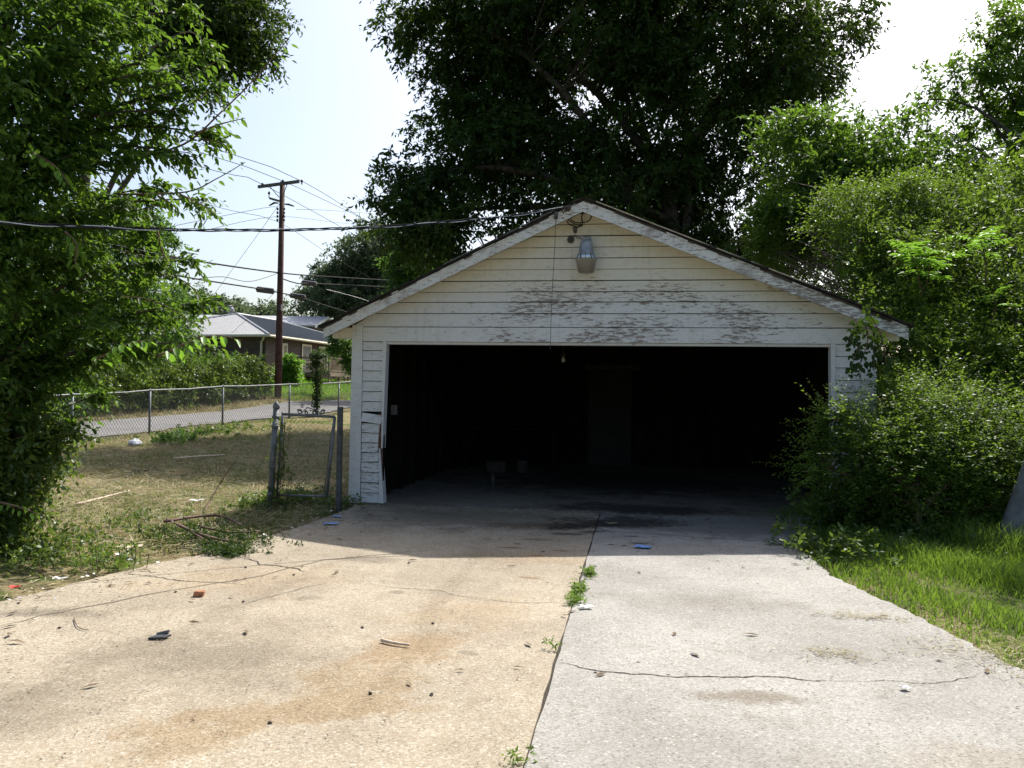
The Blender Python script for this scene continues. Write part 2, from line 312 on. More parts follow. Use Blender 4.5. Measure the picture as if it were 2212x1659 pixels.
br.inputs['Color1'].default_value = (0.10, 0.055, 0.045, 1); br.inputs['Color2'].default_value = (0.06, 0.042, 0.038, 1); br.inputs['Mortar'].default_value = (0.16, 0.14, 0.125, 1)
M['brick'] = t.done(t.principled(br.outputs[0], 0.9, t.bump(br.outputs[1], 0.4, 0.01)))
M['metalroof'] = plain('grey_metal_roof', (0.27, 0.275, 0.28), 0.6, 0.2, 0.08, 3)
M['metalcap'] = plain('pale_metal_hip_cap', (0.33, 0.34, 0.355), 0.6, 0.2, 0.08, 3)
M['gutter'] = plain('cream_gutter_paint', (0.62, 0.56, 0.44), 0.5, var=0.1)
M['deck'] = plain('weathered_deck_wood', (0.24, 0.19, 0.13), 0.85, var=0.3, scale=8)
M['pane'] = plain('dark_window_glass', (0.02, 0.022, 0.025), 0.08, spec=0.7, var=0.1)
M['curtain'] = plain('grey_door_paint', (0.22, 0.215, 0.2), 0.7, var=0.1)
t = NT('ribbed_lamp_lens'); b = t.n('BsdfPrincipled'); b.inputs['Base Color'].default_value = (0.75, 0.66, 0.55, 1); b.inputs['Roughness'].default_value = 0.28
b.inputs['Transmission Weight'].default_value = 0.75; b.inputs['IOR'].default_value = 1.3
M['lens'] = t.done(b.outputs[0])
M['chrome'] = plain('bright_aluminium_reflector', (0.62, 0.70, 0.75), 0.3, 0.8, 0.1, 20)
M['dull_door'] = plain('dull_painted_door', (0.03, 0.029, 0.027), 0.8, var=0.2)
M['trash'] = plain('grey_clutter', (0.05, 0.047, 0.042), 0.8, var=0.5, scale=15)

# ------------------------------------------------------------------ the setting: terrain, road, driveway
def sm(a, b, x):
    t = np.clip((np.asarray(x, float)-a)/(b-a), 0, 1); return t*t*(3-2*t)
def far_edge(y): return -16.6+0.137*(np.asarray(y, float)-13)
def near_edge(y): return -13.35+0.137*(np.asarray(y, float)-7.6)
def H(x, y):
    x = np.asarray(x, float); y = np.asarray(y, float)
    b = np.interp(y, [-4, 3, 7, 13, 20, 25, 60, 200], [0, 0.02, 0.12, 0.40, 0.62, 0.98, 1.2, 1.6])*sm(-4.2, -9, x)
    w = far_edge(y)-x
    bank = np.where(w > 0, 0.145*w, 0)
    bank = np.where(bank > 1.2, 1.2+0.25*(1-np.exp(-(bank-1.2)/0.25)), bank)
    fade = 1-sm(120, 300, np.abs(x)+np.abs(y))
    return (b+bank*sm(-10, 8, y))*fade-0.035
def axis(lo, hi, near0, near1, step):
    core = list(np.arange(near0, near1, step)); out = []; v = near0; s = step
    while v > lo: s *= 1.28; v -= s; out.append(v)
    hi_ = []; v = core[-1]; s = step
    while v < hi: s *= 1.28; v += s; hi_.append(v)
    return np.array(out[::-1]+core+hi_)
xs = axis(-900, 900, -26, 12, 0.3); ys = axis(-600, 1100, -9, 42, 0.3)
X, Y = np.meshgrid(xs, ys); Z = H(X, Y)
nz = 0.018*(np.sin(X*2.1+1.3*np.sin(Y*1.7))+np.sin(Y*2.6+X*0.9))
nz *= (1-sm(0, 1, (np.abs(X) < 3.6)*(Y < 8)*(Y > -14)*1.0))*np.where((X < near_edge(Y)+0.5) & (X > far_edge(Y)-0.3), 0.0, 1.0)
drive = ((X > -4.4) & (X < 2.75) & (Y < 0.1) & (Y > -14)) | ((np.abs(X) < 3.4) & (Y > -0.2) & (Y < 7.2))
Z = Z+nz-np.where(drive, 0.03, 0)
nx, ny = len(xs), len(ys); I = np.arange(nx*ny).reshape(ny, nx)
Fq = np.stack([I[:-1, :-1], I[:-1, 1:], I[1:, 1:], I[1:, :-1]], -1).reshape(-1, 4)
tag(link('ground', np_mesh('ground', np.stack([X, Y, Z], -1).reshape(-1, 3), Fq, M['ground'], True)), 'straw coloured cut lawn and bare earth around the driveway', kind='structure')

ry = np.concatenate([np.linspace(-40, 0, 20), np.linspace(1, 45, 80), np.linspace(50, 160, 20)]); rows = []
for y in ry:
    a, b = float(near_edge(y)), float(far_edge(y)); fr = np.linspace(0, 1, 9)
    wob = 0.12*math.sin(y*1.9)+0.07*math.sin(y*4.7)
    xx = a+wob+(b-0.06*math.sin(y*3.1)-a-wob)*fr; rows.append(np.stack([xx, np.full(9, y), H(xx, np.full(9, y))+0.035+0.05*np.sin(np.pi*fr)], -1))
V = np.concatenate(rows); I = np.arange(len(V)).reshape(len(ry), 9)
Fq = np.stack([I[:-1, :-1], I[1:, :-1], I[1:, 1:], I[:-1, 1:]], -1).reshape(-1, 4)
tag(link('road', np_mesh('road', V, Fq, M['asphalt'], True)), 'grey asphalt lane behind the chain link fence', kind='structure')

def wobble(pts, step=0.18, amp=0.05, seed=1):
    r = random.Random(seed); out = []
    for i in range(len(pts)-1):
        (x0, y0), (x1, y1) = pts[i][:2], pts[i+1][:2]; L = math.hypot(x1-x0, y1-y0); n = max(1, int(L/step))
        for k in range(n):
            f = k/n; out.append((x0+(x1-x0)*f+r.uniform(-amp, amp), y0+(y1-y0)*f+r.uniform(-amp, amp)))
    out.append(tuple(pts[-1][:2])); return out
ledge = [tuple(gz(*q)[:2]) for q in ((757, 1098), (640, 1140), (500, 1185), (330, 1218), (150, 1262), (0, 1300), (-160, 1345))]
left_poly = wobble([(-0.004, -13.5), (-0.004, -0.06)], 0.22, 0.006, 3)+wobble([(-3.2, -0.06)]+ledge+[(-4.9, -7.5), (-5.2, -13.5)], 0.06, 0.022, 4)
redge = [tuple(gz(*q)[:2]) for q in ((1720, 1178), (1800, 1248), (1950, 1318), (2212, 1450), (2400, 1560))]
right_poly = wobble([(0.02, -13.5), (0.02, -0.06)], 0.22, 0.006, 5)
right_poly = wobble([(0.012, -0.06), (0.012, -13.5)], 0.22, 0.006, 5)+wobble([(3.6, -13.5)]+redge[::-1]+[(2.6, -0.9), (2.8, -0.06)], 0.055, 0.020, 6)
def slab(name, poly, top, mat, label):
    mb = MB(); n = len(poly); cx_ = sum(p[0] for p in poly)/n; cy_ = sum(p[1] for p in poly)/n
    mb.poly_prism(poly, -0.14, top)
    return tag(mb.build(name, mat), label, kind='structure')
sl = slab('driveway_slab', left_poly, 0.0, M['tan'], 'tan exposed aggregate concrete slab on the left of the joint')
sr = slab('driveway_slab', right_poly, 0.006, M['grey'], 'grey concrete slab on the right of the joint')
gf = tag(MB().box((-3.2, -0.05, -0.14), (3.2, 7.0, 0.018)).build('garage_floor', M['gfloor']), 'stained concrete floor inside the garage, its inner darkness painted in', kind='structure')
dirtm = plain('dark_joint_dirt', (0.035, 0.028, 0.02), 0.95, var=0.4, scale=30)
tag(MB().box((-0.02, -13.4, -0.12), (0.03, -0.06, -0.012)).build('joint_dirt', dirtm, sl), 'dark dirt filling the joint between the two slabs')
def crack(pts, width, seed, parent, z, depth=5, mat=dirtm):
    r = random.Random(seed); P = [tuple(p[:2]) for p in pts]
    for _ in range(depth):
        Q = [P[0]]
        for a, b in zip(P[:-1], P[1:]):
            L = math.hypot(b[0]-a[0], b[1]-a[1]); k = L*0.11
            Q += [((a[0]+b[0])/2+r.uniform(-k, k), (a[1]+b[1])/2+r.uniform(-k, k)), b]
        P = Q
    v = []; f = []
    for i, (x, y) in enumerate(P):
        a = P[max(i-1, 0)]; b = P[min(i+1, len(P)-1)]; d = Vector((b[0]-a[0], b[1]-a[1])).normalized(); e = min(1.0, 6*i/len(P), 6*(len(P)-1-i)/len(P))
        w = 0.8*width*(0.25+0.75*e)*r.uniform(0.45, 1.25)/2; v += [(x-d.y*w, y+d.x*w, z), (x+d.y*w, y-d.x*w, z)]
        if i: f.append((2*i-2, 2*i-1, 2*i+1, 2*i))
    return MB().add(v, f).build('crack', mat, parent)
def G(*q): return [gz(*p) for p in q]
crack(G((1207, 1433), (1290, 1452), (1420, 1462), (1560, 1466), (1700, 1466), (1840, 1474)), 0.013, 1, sr, 0.0085)
crack(G((1840, 1474), (1960, 1477), (2050, 1476), (2110, 1462)), 0.007, 2, sr, 0.0085)
seam = plain('grey_seam_dirt', (0.17, 0.14, 0.10), 0.95, var=0.3, scale=30)
crack(G((0, 1352), (180, 1312), (420, 1268), (620, 1228), (800, 1200), (930, 1188)), 0.022, 3, sl, 0.003, 2, seam)
crack(G((440, 1320), (560, 1295), (640, 1275), (720, 1258)), 0.010, 4, sl, 0.0035, 3, seam)
crack(G((510, 1200), (560, 1220), (620, 1226), (660, 1236)), 0.020, 5, sl, 0.003)
crack(G((240, 1240), (330, 1246), (440, 1258), (520, 1262)), 0.014, 6, sl, 0.003)
crack(G((790, 1260), (950, 1275), (1090, 1300), (1230, 1303)), 0.009, 7, sl, 0.003, 3, seam)
crack(G((1120, 1105), (1320, 1150), (1480, 1160), (1690, 1170)), 0.022, 8, sr, 0.0085)
crack(G((840, 1092), (930, 1108), (1040, 1122), (1150, 1130)), 0.014, 9, sl, 0.003)

# ------------------------------------------------------------------ the garage
RX, RZ = -0.245, 3.93; EL, EZL = -3.60, 2.34; ER, EZR = 3.58, 2.365; GD = 7.0
def zroof(x): return EZL+(x-EL)*(RZ-EZL)/(RX-EL) if x < RX else RZ+(x-RX)*(EZR-RZ)/(ER-RX)
def xl(z): return max(-3.3, EL+(z+0.10-EZL)*(RX-EL)/(RZ-EZL))
def xr(z): return min(3.3, RX+(z+0.10-RZ)*(ER-RX)/(EZR-RZ))
gar = empty('garage', (0, 0, 0), 'old white two car garage with peeling clapboard gable and open doorway', 'garage')
grng = random.Random(11)
def board(name, mat, xb0, xb1, xt0, xt1, z0, z1, yb=-0.024, yt=-0.008, rot=0.0, dy=0.0, parent=gar):
    P = [(xb0, yb, z0), (xb1, yb, z0), (xb1, 0.0, z0), (xb0, 0.0, z0), (xt0, yt, z1), (xt1, yt, z1), (xt1, 0.0, z1), (xt0, 0.0, z1)]
    if rot or dy:
        cx_, cz_ = (xb0+xb1)/2, (z0+z1)/2; c, s = math.cos(rot), math.sin(rot)
        P = [(cx_+(x-cx_)*c-(z-cz_)*s, y+dy, cz_+(x-cx_)*s+(z-cz_)*c) for x, y, z in P]
    return MB().hexa(P).build(name, mat, parent)
rowz = [2.15, 2.342, 2.52, 2.667, 2.80, 2.94, 3.087, 3.23, 3.37, 3.512, 3.66, 3.80]
for i, (a, b) in enumerate(zip(rowz[:-1], rowz[1:])):
    a_ = a+0.004 if i else a
    if i == 0: segs = [(-3.155, 3.125)]
    elif i == 1: segs = [(None, 2.25), (2.253, None)]
    elif i in (3, 4, 5): segs = [(None, -1.24), (-1.237, None)]
    else: segs = [(None, None)]
    for s0, s1 in segs:
        j = grng.uniform(-0.004, 0.004)
        xb0 = xl(a) if s0 is None else s0; xt0 = xl(b) if s0 is None else s0; xb1 = xr(a) if s1 is None else s1; xt1 = xr(b) if s1 is None else s1
        board('siding_board', M['siding'], xb0, xb1, xt0, xt1, a_+j, b-0.005+j*0.5, -0.026 if i else -0.034, -0.010 if i else -0.030)
# framing behind the front boards, with the doorway left open
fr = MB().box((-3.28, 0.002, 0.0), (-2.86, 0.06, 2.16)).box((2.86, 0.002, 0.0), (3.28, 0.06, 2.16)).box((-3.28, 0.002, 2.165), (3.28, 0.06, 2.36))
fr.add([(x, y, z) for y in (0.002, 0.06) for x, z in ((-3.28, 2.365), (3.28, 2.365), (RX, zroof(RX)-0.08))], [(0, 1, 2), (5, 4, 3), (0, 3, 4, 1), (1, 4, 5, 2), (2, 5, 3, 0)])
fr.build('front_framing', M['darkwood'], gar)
# left jamb: short boards, the lower ones knocked loose
jz = [2.148, 2.03, 1.896, 1.762, 1.626, 1.49, 1.355, 1.222]
for a, b in zip(jz[1:], jz[:-1]): board('jamb_board', M['jamb'], -3.155, -2.882+grng.uniform(-.004, .004), -3.155, -2.882, a+0.002, b-0.006, -0.026, -0.012)
for a, b, xe, rot, dy in ((1.075, 1.19, -2.882, -0.13, -0.02), (0.945, 1.062, -2.915, -0.045, -0.01), (0.815, 0.935, -2.925, -0.02, -0.006), (0.685, 0.806, -2.93, -0.015, -0.004),
                          (0.56, 0.675, -2.92, 0.03, 0.0), (0.425, 0.55, -2.90, 0.01, -0.004), (0.29, 0.415, -2.91, 0.0, 0), (0.155, 0.28, -2.895, 0.012, 0), (0.022, 0.145, -2.89, 0.0, 0)):
    board('jamb_board', M['jamb'], -3.15, xe, -3.15, xe+0.004, a, b, -0.028, -0.012, rot, dy)
MB().box((-2.925, 0.0, 0.5), (-2.868, 0.001, 1.2)).box((-2.925, -0.006, 0.5), (-2.87, 0.0, 1.19)).build('bare_stud', M['bare'], gar)
for P0, P1, w0, w1 in (((-2.857, 2.148), (-2.872, 0.74), 0.026, 0.008), ((-2.905, 0.74), (-2.865, 0.02), 0.008, 0.03)):
    (x0, z0), (x1, z1) = P0, P1; mb = MB(); n = 9; r = random.Random(3)
    for k in range(n-1):
        f0, f1 = k/(n-1), (k+1)/(n-1); a = [(x0+(x1-x0)*f, z0+(z1-z0)*f, w0+(w1-w0)*f) for f in (f0, f1)]
        if k == 0: offs = [0.0]*2
        mb.hexa([(a[1][0]-a[1][2], -0.03, a[1][1]), (a[1][0]+a[1][2], -0.03, a[1][1]), (a[1][0]+a[1][2], 0.11, a[1][1]), (a[1][0]-a[1][2], 0.11, a[1][1]), (a[0][0]-a[0][2], -0.03, a[0][1]), (a[0][0]+a[0][2], -0.03, a[0][1]), (a[0][0]+a[0][2], 0.11, a[0][1]), (a[0][0]-a[0][2], 0.11, a[0][1])])
    mb.build('jamb_trim', M['trim'], gar)
rz = [2.148, 2.0, 1.86, 1.71, 1.565, 1.43, 1.29, 1.15, 1.01, 0.87, 0.73, 0.59, 0.45, 0.31, 0.17, 0.03]
for a, b in zip(rz[1:], rz[:-1]): board('jamb_board', M['jamb'], 2.832, 3.118, 2.828, 3.118, a+0.002, b-0.005, -0.026, -0.012)
MB().hexa([(2.80, -0.03, 0.02), (2.83, -0.03, 0.02), (2.83, 0.11, 0.02), (2.80, 0.11, 0.02), (2.768, -0.03, 2.148), (2.826, -0.03, 2.148), (2.826, 0.11, 2.148), (2.768, 0.11, 2.148)]).build('jamb_trim', M['trim'], gar)
MB().box((-2.83, -0.002, 2.115), (2.768, 0.11, 2.146)).build('header_trim', M['trim'], gar)
cbm = M['trim']
MB().hexa([(-3.315, -0.042, 0.01), (-3.16, -0.042, 0.01), (-3.16, 0.09, 0.01), (-3.315, 0.09, 0.01), (-3.30, -0.042, 2.365), (-3.158, -0.042, 2.365), (-3.158, 0.09, 2.365), (-3.30, 0.09, 2.365)]).build('corner_board', cbm, gar, bevel=0.004)
MB().box((3.122, -0.042, 0.01), (3.30, 0.09, 2.34)).build('corner_board', cbm, gar, bevel=0.004)
# side and back walls: clapboards outside, dark sheathing inside
for s in (-1, 1):
    for k in range(15):
        z0, z1 = 0.05+k*0.15, 0.05+(k+1)*0.15-0.006
        MB().hexa([(s*3.255, 0.092, z0), (s*3.29, 0.092, z0), (s*3.29, GD, z0), (s*3.255, GD, z0), (s*3.255, 0.092, z1), (s*3.268, 0.092, z1), (s*3.268, GD, z1), (s*3.255, GD, z1)]).build('siding_board', M['siding'], gar)
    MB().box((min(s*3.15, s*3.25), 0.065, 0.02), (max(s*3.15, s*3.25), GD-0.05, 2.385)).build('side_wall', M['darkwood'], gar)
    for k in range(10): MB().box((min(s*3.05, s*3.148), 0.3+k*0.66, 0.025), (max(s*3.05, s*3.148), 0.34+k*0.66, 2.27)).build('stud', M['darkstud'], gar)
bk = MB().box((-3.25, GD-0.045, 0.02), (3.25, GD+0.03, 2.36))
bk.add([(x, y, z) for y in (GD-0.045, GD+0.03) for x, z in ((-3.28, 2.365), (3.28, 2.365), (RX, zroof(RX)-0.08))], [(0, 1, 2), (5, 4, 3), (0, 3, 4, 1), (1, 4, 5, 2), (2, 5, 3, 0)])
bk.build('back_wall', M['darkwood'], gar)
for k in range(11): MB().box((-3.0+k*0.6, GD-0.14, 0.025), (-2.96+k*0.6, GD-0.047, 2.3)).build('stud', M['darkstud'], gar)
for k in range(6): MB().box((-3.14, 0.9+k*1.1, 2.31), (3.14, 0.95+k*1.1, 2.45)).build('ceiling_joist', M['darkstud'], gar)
bd = MB().box((-0.55, GD-0.20, 0.02), (0.35, GD-0.16, 1.98)).build('back_door', M['dull_door'], gar)
for (a, b) in ((-0.45, -0.13), (-0.07, 0.25)):
    for (c, d) in ((0.2, 0.85), (1.0, 1.8)): MB().box((a, GD-0.215, c), (b, GD-0.202, d)).build('door_panel', M['dull_door'], bd)
MB().box((-0.62, GD-0.25, 2.0), (0.5, GD-0.16, 2.12)).build('door_lintel', M['trash'], gar)
# roof: deck, shingle courses, soffits and rake boards
def slopebox(mb, xa, za, xb, zb, y0, y1, th):
    return mb.hexa([(xa, y0, za-th), (xb, y0, zb-th), (xb, y1, zb-th), (xa, y1, za-th), (xa, y0, za), (xb, y0, zb), (xb, y1, zb), (xa, y1, za)])
for s, xe, ze in ((-1, EL, EZL), (1, ER, EZR)):
    o = slopebox(MB(), xe, ze-0.022, RX, RZ-0.022, -0.335, GD+0.3, 0.028).build('roof_deck', M['oldwood'], gar)
    n = 19
    for k in range(n):
        f0, f1 = k/n, min(1.0, (k+1.12)/n); x0, z0 = xe+(RX-xe)*f0, ze+(RZ-ze)*f0; x1, z1 = xe+(RX-xe)*f1, ze+(RZ-ze)*f1
        if k == 0: x0 += s*0.05; z0 -= 0.02
        j = grng.uniform(-0.03, 0.02)
        mb = MB(); th = 0.010
        mb.hexa([(x0, -0.365+j, z0-0.014), (x1, -0.365+j, z1-0.019), (x1, GD+0.33, z1-0.019), (x0, GD+0.33, z0-0.014), (x0, -0.365+j, z0+0.012), (x1, -0.365+j, z1-0.004), (x1, GD+0.33, z1-0.004), (x0, GD+0.33, z0+0.012)])
        mb.build('shingle_course', M['shingle'], gar)
    slopebox(MB(), xe-s*0.03, ze-0.085, RX, RZ-0.085, -0.305, -0.03, 0.016).build('soffit', M['soffit'], gar)
    slopebox(MB(), xe-s*0.03, ze-0.085, RX, RZ-0.085, 0.065, GD+0.25, 0.016).build('roof_lining', M['darkwood'], gar)
    # rake board in three lengths, slightly warped
    cuts = [0.0, 0.34, 0.71, 1.0]
    for k in range(3):
        f0, f1 = cuts[k]+(0.001 if k else 0), cuts[k+1]; x0, z0 = xe+(RX-xe)*f0, ze+(RZ-ze)*f0; x1, z1 = xe+(RX-xe)*f1, ze+(RZ-ze)*f1
        slopebox(MB(), x0+(-s*0.012 if k == 0 else 0), z0-0.05, x1, z1-0.05, -0.335-0.002*k, -0.308, 0.122+(0.010 if s > 0 else 0)).build('rake_board', M['rake'], gar)
    f_ = 0.01
    while f_ < 0.95:  # what is left of the moulding along the rake: short broken lengths
        g_ = min(0.97, f_+grng.uniform(0.02, 0.09)); x0, x1 = xe+(RX-xe)*f_, xe+(RX-xe)*g_; dz = grng.uniform(-0.012, 0.006)
        slopebox(MB(), x0, zroof(x0)-0.03+dz, x1, zroof(x1)-0.03+dz+grng.uniform(-.006, .006), -0.352+grng.uniform(-.004, .004), -0.338, grng.uniform(0.010, 0.024)).build('rake_moulding', M['rake'] if grng.random() < 0.6 else M['oldwood'], gar)
        f_ = g_+grng.choice((0.002, 0.004, 0.02, 0.035))
    MB().box((min(xe-s*0.42, xe-s*0.02), -0.02, 2.19), (max(xe-s*0.42, xe-s*0.02), 0.10, 2.33)).build('eave_return', M['soffit'], gar)
slopebox(MB(), RX+0.16, RZ+0.012-0.07, ER-0.9, zroof(ER-0.9)+0.012, -0.378, -0.362, 0.012).build('roof_edge_strip', M['drip'], gar)  # added strip; its tan paints the sunlight grazing the right roof edge
slopebox(MB(), EL+1.6, zroof(EL+1.6)+0.012, RX-0.25, zroof(RX-0.25)+0.012, -0.378, -0.362, 0.009).build('roof_edge_strip', M['galv'], gar)
# bits fixed to the garage
MB().box((-2.80, 0.12, 1.18), (-2.72, 0.16, 1.31)).build('switch_box', M['trash'], gar)

yl = empty('yard_light', (-0.21, -0.2, 3.2), 'grey dusk to dawn yard light with ribbed lens high on the gable', 'lamp')
MB().tube([(-0.21, -0.02, 3.45), (-0.21, -0.12, 3.45), (-0.21, -0.19, 3.425)], 0.036, 10).box((-0.26, -0.04, 3.38), (-0.16, -0.02, 3.50)).build('bracket', M['lamp_metal'], yl)
MB().lathe([(0.03, 3.425), (0.07, 3.40), (0.078, 3.375), (0.092, 3.26), (0.104, 3.252), (0.104, 3.243)][::-1], (-0.21, -0.2, 0), 24).build('housing', M['lamp_metal'], yl, True)
MB().lathe([(0.125, 3.176), (0.098, 3.242)], (-0.21, -0.2, 0), 24).build('reflector', M['chrome'], yl, True)
for k in range(20):
    a = 2*math.pi*k/20; c, s_ = math.cos(a), math.sin(a)
    MB().obox((-0.21+c*0.114, -0.2+s_*0.114, 3.209), (c*0.004, s_*0.004, 0), (-s_*0.004, c*0.004, 0), (c*-0.0135, s_*-0.0135, 0.033)).build('rib', M['galvdark'] if k % 2 else M['chrome'], yl)
ln = MB(); ln.lathe([(0.03, 3.012), (0.085, 3.012), (0.100, 3.02), (0.125, 3.155), (0.138, 3.168), (0.138, 3.178)], (-0.21, -0.2, 0), 32).build('lens', M['lens'], yl, True)

hc = MB().tube([(-0.42, -0.03, 3.46), (-0.42, -0.05, 3.46)], 0.045, 10).build('wall_knob', M['oldwood'], None)
tag(hc, 'round brown knob left of the yard light on the gable', 'knob')
tag(MB().tube([(-0.37, -0.03, 3.55), (-0.385, -0.06, 3.60), (-0.37, -0.05, 3.62)], 0.012, 6).tube([(-0.355, -0.03, 3.55), (-0.35, -0.06, 3.60), (-0.345, -0.05, 3.62)], 0.012, 6).build('wire_bracket', M['galvdark'], None), 'small black wire bracket above the brown knob', 'bracket')
tag(MB().tube([(-0.40, -0.05, 3.47), (-0.36, -0.06, 3.52), (-0.34, -0.05, 3.48), (-0.30, -0.05, 3.48), (-0.27, -0.08, 3.46)], 0.006, 5).build('lamp_wire', M['cable'], None), 'thin black wire from the knob to the yard light', 'wire')
ins = MB().lathe([(0.02, -0.05), (0.035, -0.03), (0.035, 0.0), (0.025, 0.02), (0.03, 0.04), (0.01, 0.05)], (-0.43, -0.37, 3.79), 10, (0.3, -1, 0.1)).build('cable_insulator', M['oldwood'], None)
tag(ins, 'brown insulator knob holding the service cable near the ridge', 'insulator')
ins2 = MB().lathe([(0.015, -0.06), (0.03, -0.04), (0.02, 0.0), (0.03, 0.03), (0.012, 0.06)], (-0.58, -0.37, 3.70), 10, (0.1, -1, 0.6)).build('cord_hook', M['galvdark'], None)
tag(ins2, 'dark hook on the left rake board where the thin cord hangs', 'hook')
cord = MB().tube([(-0.585, -0.36, 3.68), (-0.59, -0.35, 3.3), (-0.61, -0.345, 2.9), (-0.625, -0.34, 2.5), (-0.63, -0.34, 2.04)], 0.0035, 4).build('hanging_cord', M['galvdark'], None)
tag(cord, 'thin dark cord hanging from the rake over the doorway', 'cord')
# twisted service cable
path = [(1204, 455, 10.25), (1120, 464, 9.95), (1000, 476, 9.55), (900, 485, 9.2), (750, 493, 8.7), (600, 497, 8.2), (450, 497, 7.75), (300, 494, 7.3), (150, 488, 6.85), (0, 481, 6.4), (-200, 468, 5.8), (-500, 440, 5.0), (-900, 395, 4.2)]
ctl = [Vector(at(*q)) for q in path]; ctl[0] = Vector((-0.44, -0.39, 3.80))
def resample(pts, n):
    P = np.array([tuple(p) for p in pts]); d = np.concatenate([[0], np.cumsum(np.linalg.norm(np.diff(P, axis=0), axis=1))]); u = np.linspace(0, d[-1], n)
    # Catmull-Rom through the control points
    out = []
    for t_ in u:
        i = min(max(np.searchsorted(d, t_)-1, 0), len(P)-2); f = (t_-d[i])/(d[i+1]-d[i]); p0, p1, p2, p3 = P[max(i-1, 0)], P[i], P[i+1], P[min(i+2, len(P)-1)]
        out.append(0.5*((2*p1)+(-p0+p2)*f+(2*p0-5*p1+4*p2-p3)*f*f+(-p0+3*p1-3*p2+p3)*f**3))
    return np.array(out)
cp = resample(ctl, 260)
sv = empty('service_cable', tuple(cp[0]), 'twisted black service cable running from the gable to the left', 'cable')
for k in range(3):
    ang = np.linspace(0, 62, len(cp))+k*2.094; off = np.stack([np.cos(ang)*0.25, np.cos(ang)*0.25, np.sin(ang)], -1)*0.011
    MB().tube([tuple(q) for q in cp+off], 0.0065 if k else 0.005, 5, False).build('strand', M['cable'] if k else M['alucable'], sv)
for j, pts in enumerate((((-0.62, -0.38, 3.80), (-0.50, -0.36, 3.79), (-0.43, -0.30, 3.70), (-0.36, -0.15, 3.66), (-0.27, -0.06, 3.67)), ((-0.66, -0.38, 3.79), (-0.52, -0.36, 3.77), (-0.44, -0.28, 3.67), (-0.34, -0.12, 3.635), (-0.27, -0.05, 3.645)),
                         ((-0.27, -0.06, 3.67), (-0.28, -0.10, 3.73), (-0.25, -0.16, 3.79)), ((-0.27, -0.06, 3.67), (-0.19, -0.08, 3.69), (-0.16, -0.12, 3.74), (-0.22, -0.16, 3.80)), ((-0.27, -0.05, 3.645), (-0.33, -0.05, 3.62), (-0.44, -0.07, 3.65), (-0.46, -0.1, 3.69)))):
    o = MB().tube([tuple(q) for q in resample([Vector(p) for p in pts], 14)], 0.007, 5).build('drop_wire', M['cable'], sv)

# clutter inside the dark garage
def thing_mesh(mb, name, mat, label, cat, group=None, smooth=False, bevel=0.0): return tag(mb.build(name, mat, None, smooth, bevel), label, cat, group)
lh = empty('lamp_holder', (0.35, 2.2, 2.3), 'small white bulb holder hanging inside the garage', 'lamp')
q = at(1217, 768, 12.9)
MB().lathe([(0.02, -0.02), (0.05, 0.0), (0.055, 0.02)], (q[0], q[1], q[2]), 12).tube([(q[0], q[1], q[2]+0.02), (q[0], q[1], 2.33)], 0.01, 6).build('socket', M['trash'], lh)
MB().lathe([(0.006, -0.11), (0.028, -0.09), (0.03, -0.06), (0.014, -0.02)], tuple(q), 12).build('bulb', M['white'], lh, True)
wb = empty('workbench', (-1.9, 5.6, 0.02), 'dark timber workbench at the back left of the garage', 'workbench')
MB().box((-2.9, 5.1, 0.78), (-1.0, 5.8, 0.83)).build('bench_top', M['darkstud'], wb)
for x in (-2.8, -1.1):
    for y in (5.15, 5.75): MB().box((x-0.05, y-0.05, 0.018), (x+0.05, y+0.05, 0.78)).build('leg', M['darkstud'], wb)
thing_mesh(MB().box((-2.3, 4.6, 0.018), (-1.95, 4.9, 0.22)), 'storage_box', M['trash'], 'dull grey box on the floor at the back left of the garage', 'box', bevel=0.01)
thing_mesh(MB().lathe([(0.10, 0.0), (0.12, 0.22), (0.125, 0.23)], (-1.65, 4.7, 0.018), 14), 'bucket', M['trash'], 'small dull bucket beside the box inside the garage', 'bucket')
thing_mesh(MB().lathe([(0.035, 0.0), (0.035, 0.15), (0.012, 0.19), (0.012, 0.22)], (-1.78, 2.3, 0.018), 12), 'bottle', M['trash'], 'small pale bottle standing on the garage floor', 'bottle')
thing_mesh(MB().obox((-1.25, 2.4, 0.03), (0.07, 0.02, 0), (-0.01, 0.04, 0), (0, 0, 0.012)), 'paper_scrap', M['trash'], 'flat pale scrap lying on the floor inside the garage', 'scrap')

# ------------------------------------------------------------------ gate and chain link fence
gp = empty('gate_post', (-4.18, -0.53, 0.0), 'thick grey pipe gate post with domed cap, leaning', 'post')
a, b = Vector((-4.19, -0.53, -0.1)), Vector((-4.118, -0.54, 1.25))
MB().tube([a, b], 0.038, 14).build('pipe', M['galv'], gp, True)
ax = (b-a).normalized()
MB().lathe([(0.043, 0.0), (0.046, 0.02), (0.040, 0.05), (0.018, 0.085), (0.004, 0.095)], b, 14, ax).build('dome_cap', M['galv'], gp, True)
for h in (0.16, 0.50, 1.02, 1.14): MB().lathe([(0.041, -0.022), (0.046, -0.015), (0.046, 0.015), (0.041, 0.022)], a+ax*(h+0.1), 14, ax).build('hinge_band', M['galv'], gp, True)
tag(MB().box((-3.335, -0.455, -0.05), (-3.275, -0.395, 1.285)).build('latch_post', M['galvdark'], None, bevel=0.004), 'square grey latch post beside the white corner board', 'post')
gt = empty('garden_gate', (-3.7, -0.48, 0.1), 'sagging chain link gate with wrought iron scroll on its top rail', 'gate')
gl0, gl1, gr0, gr1 = Vector((-4.045, -0.50, 1.18)), Vector((-4.105, -0.50, 0.12)), Vector((-3.375, -0.43, 1.155)), Vector((-3.465, -0.43, 0.13))
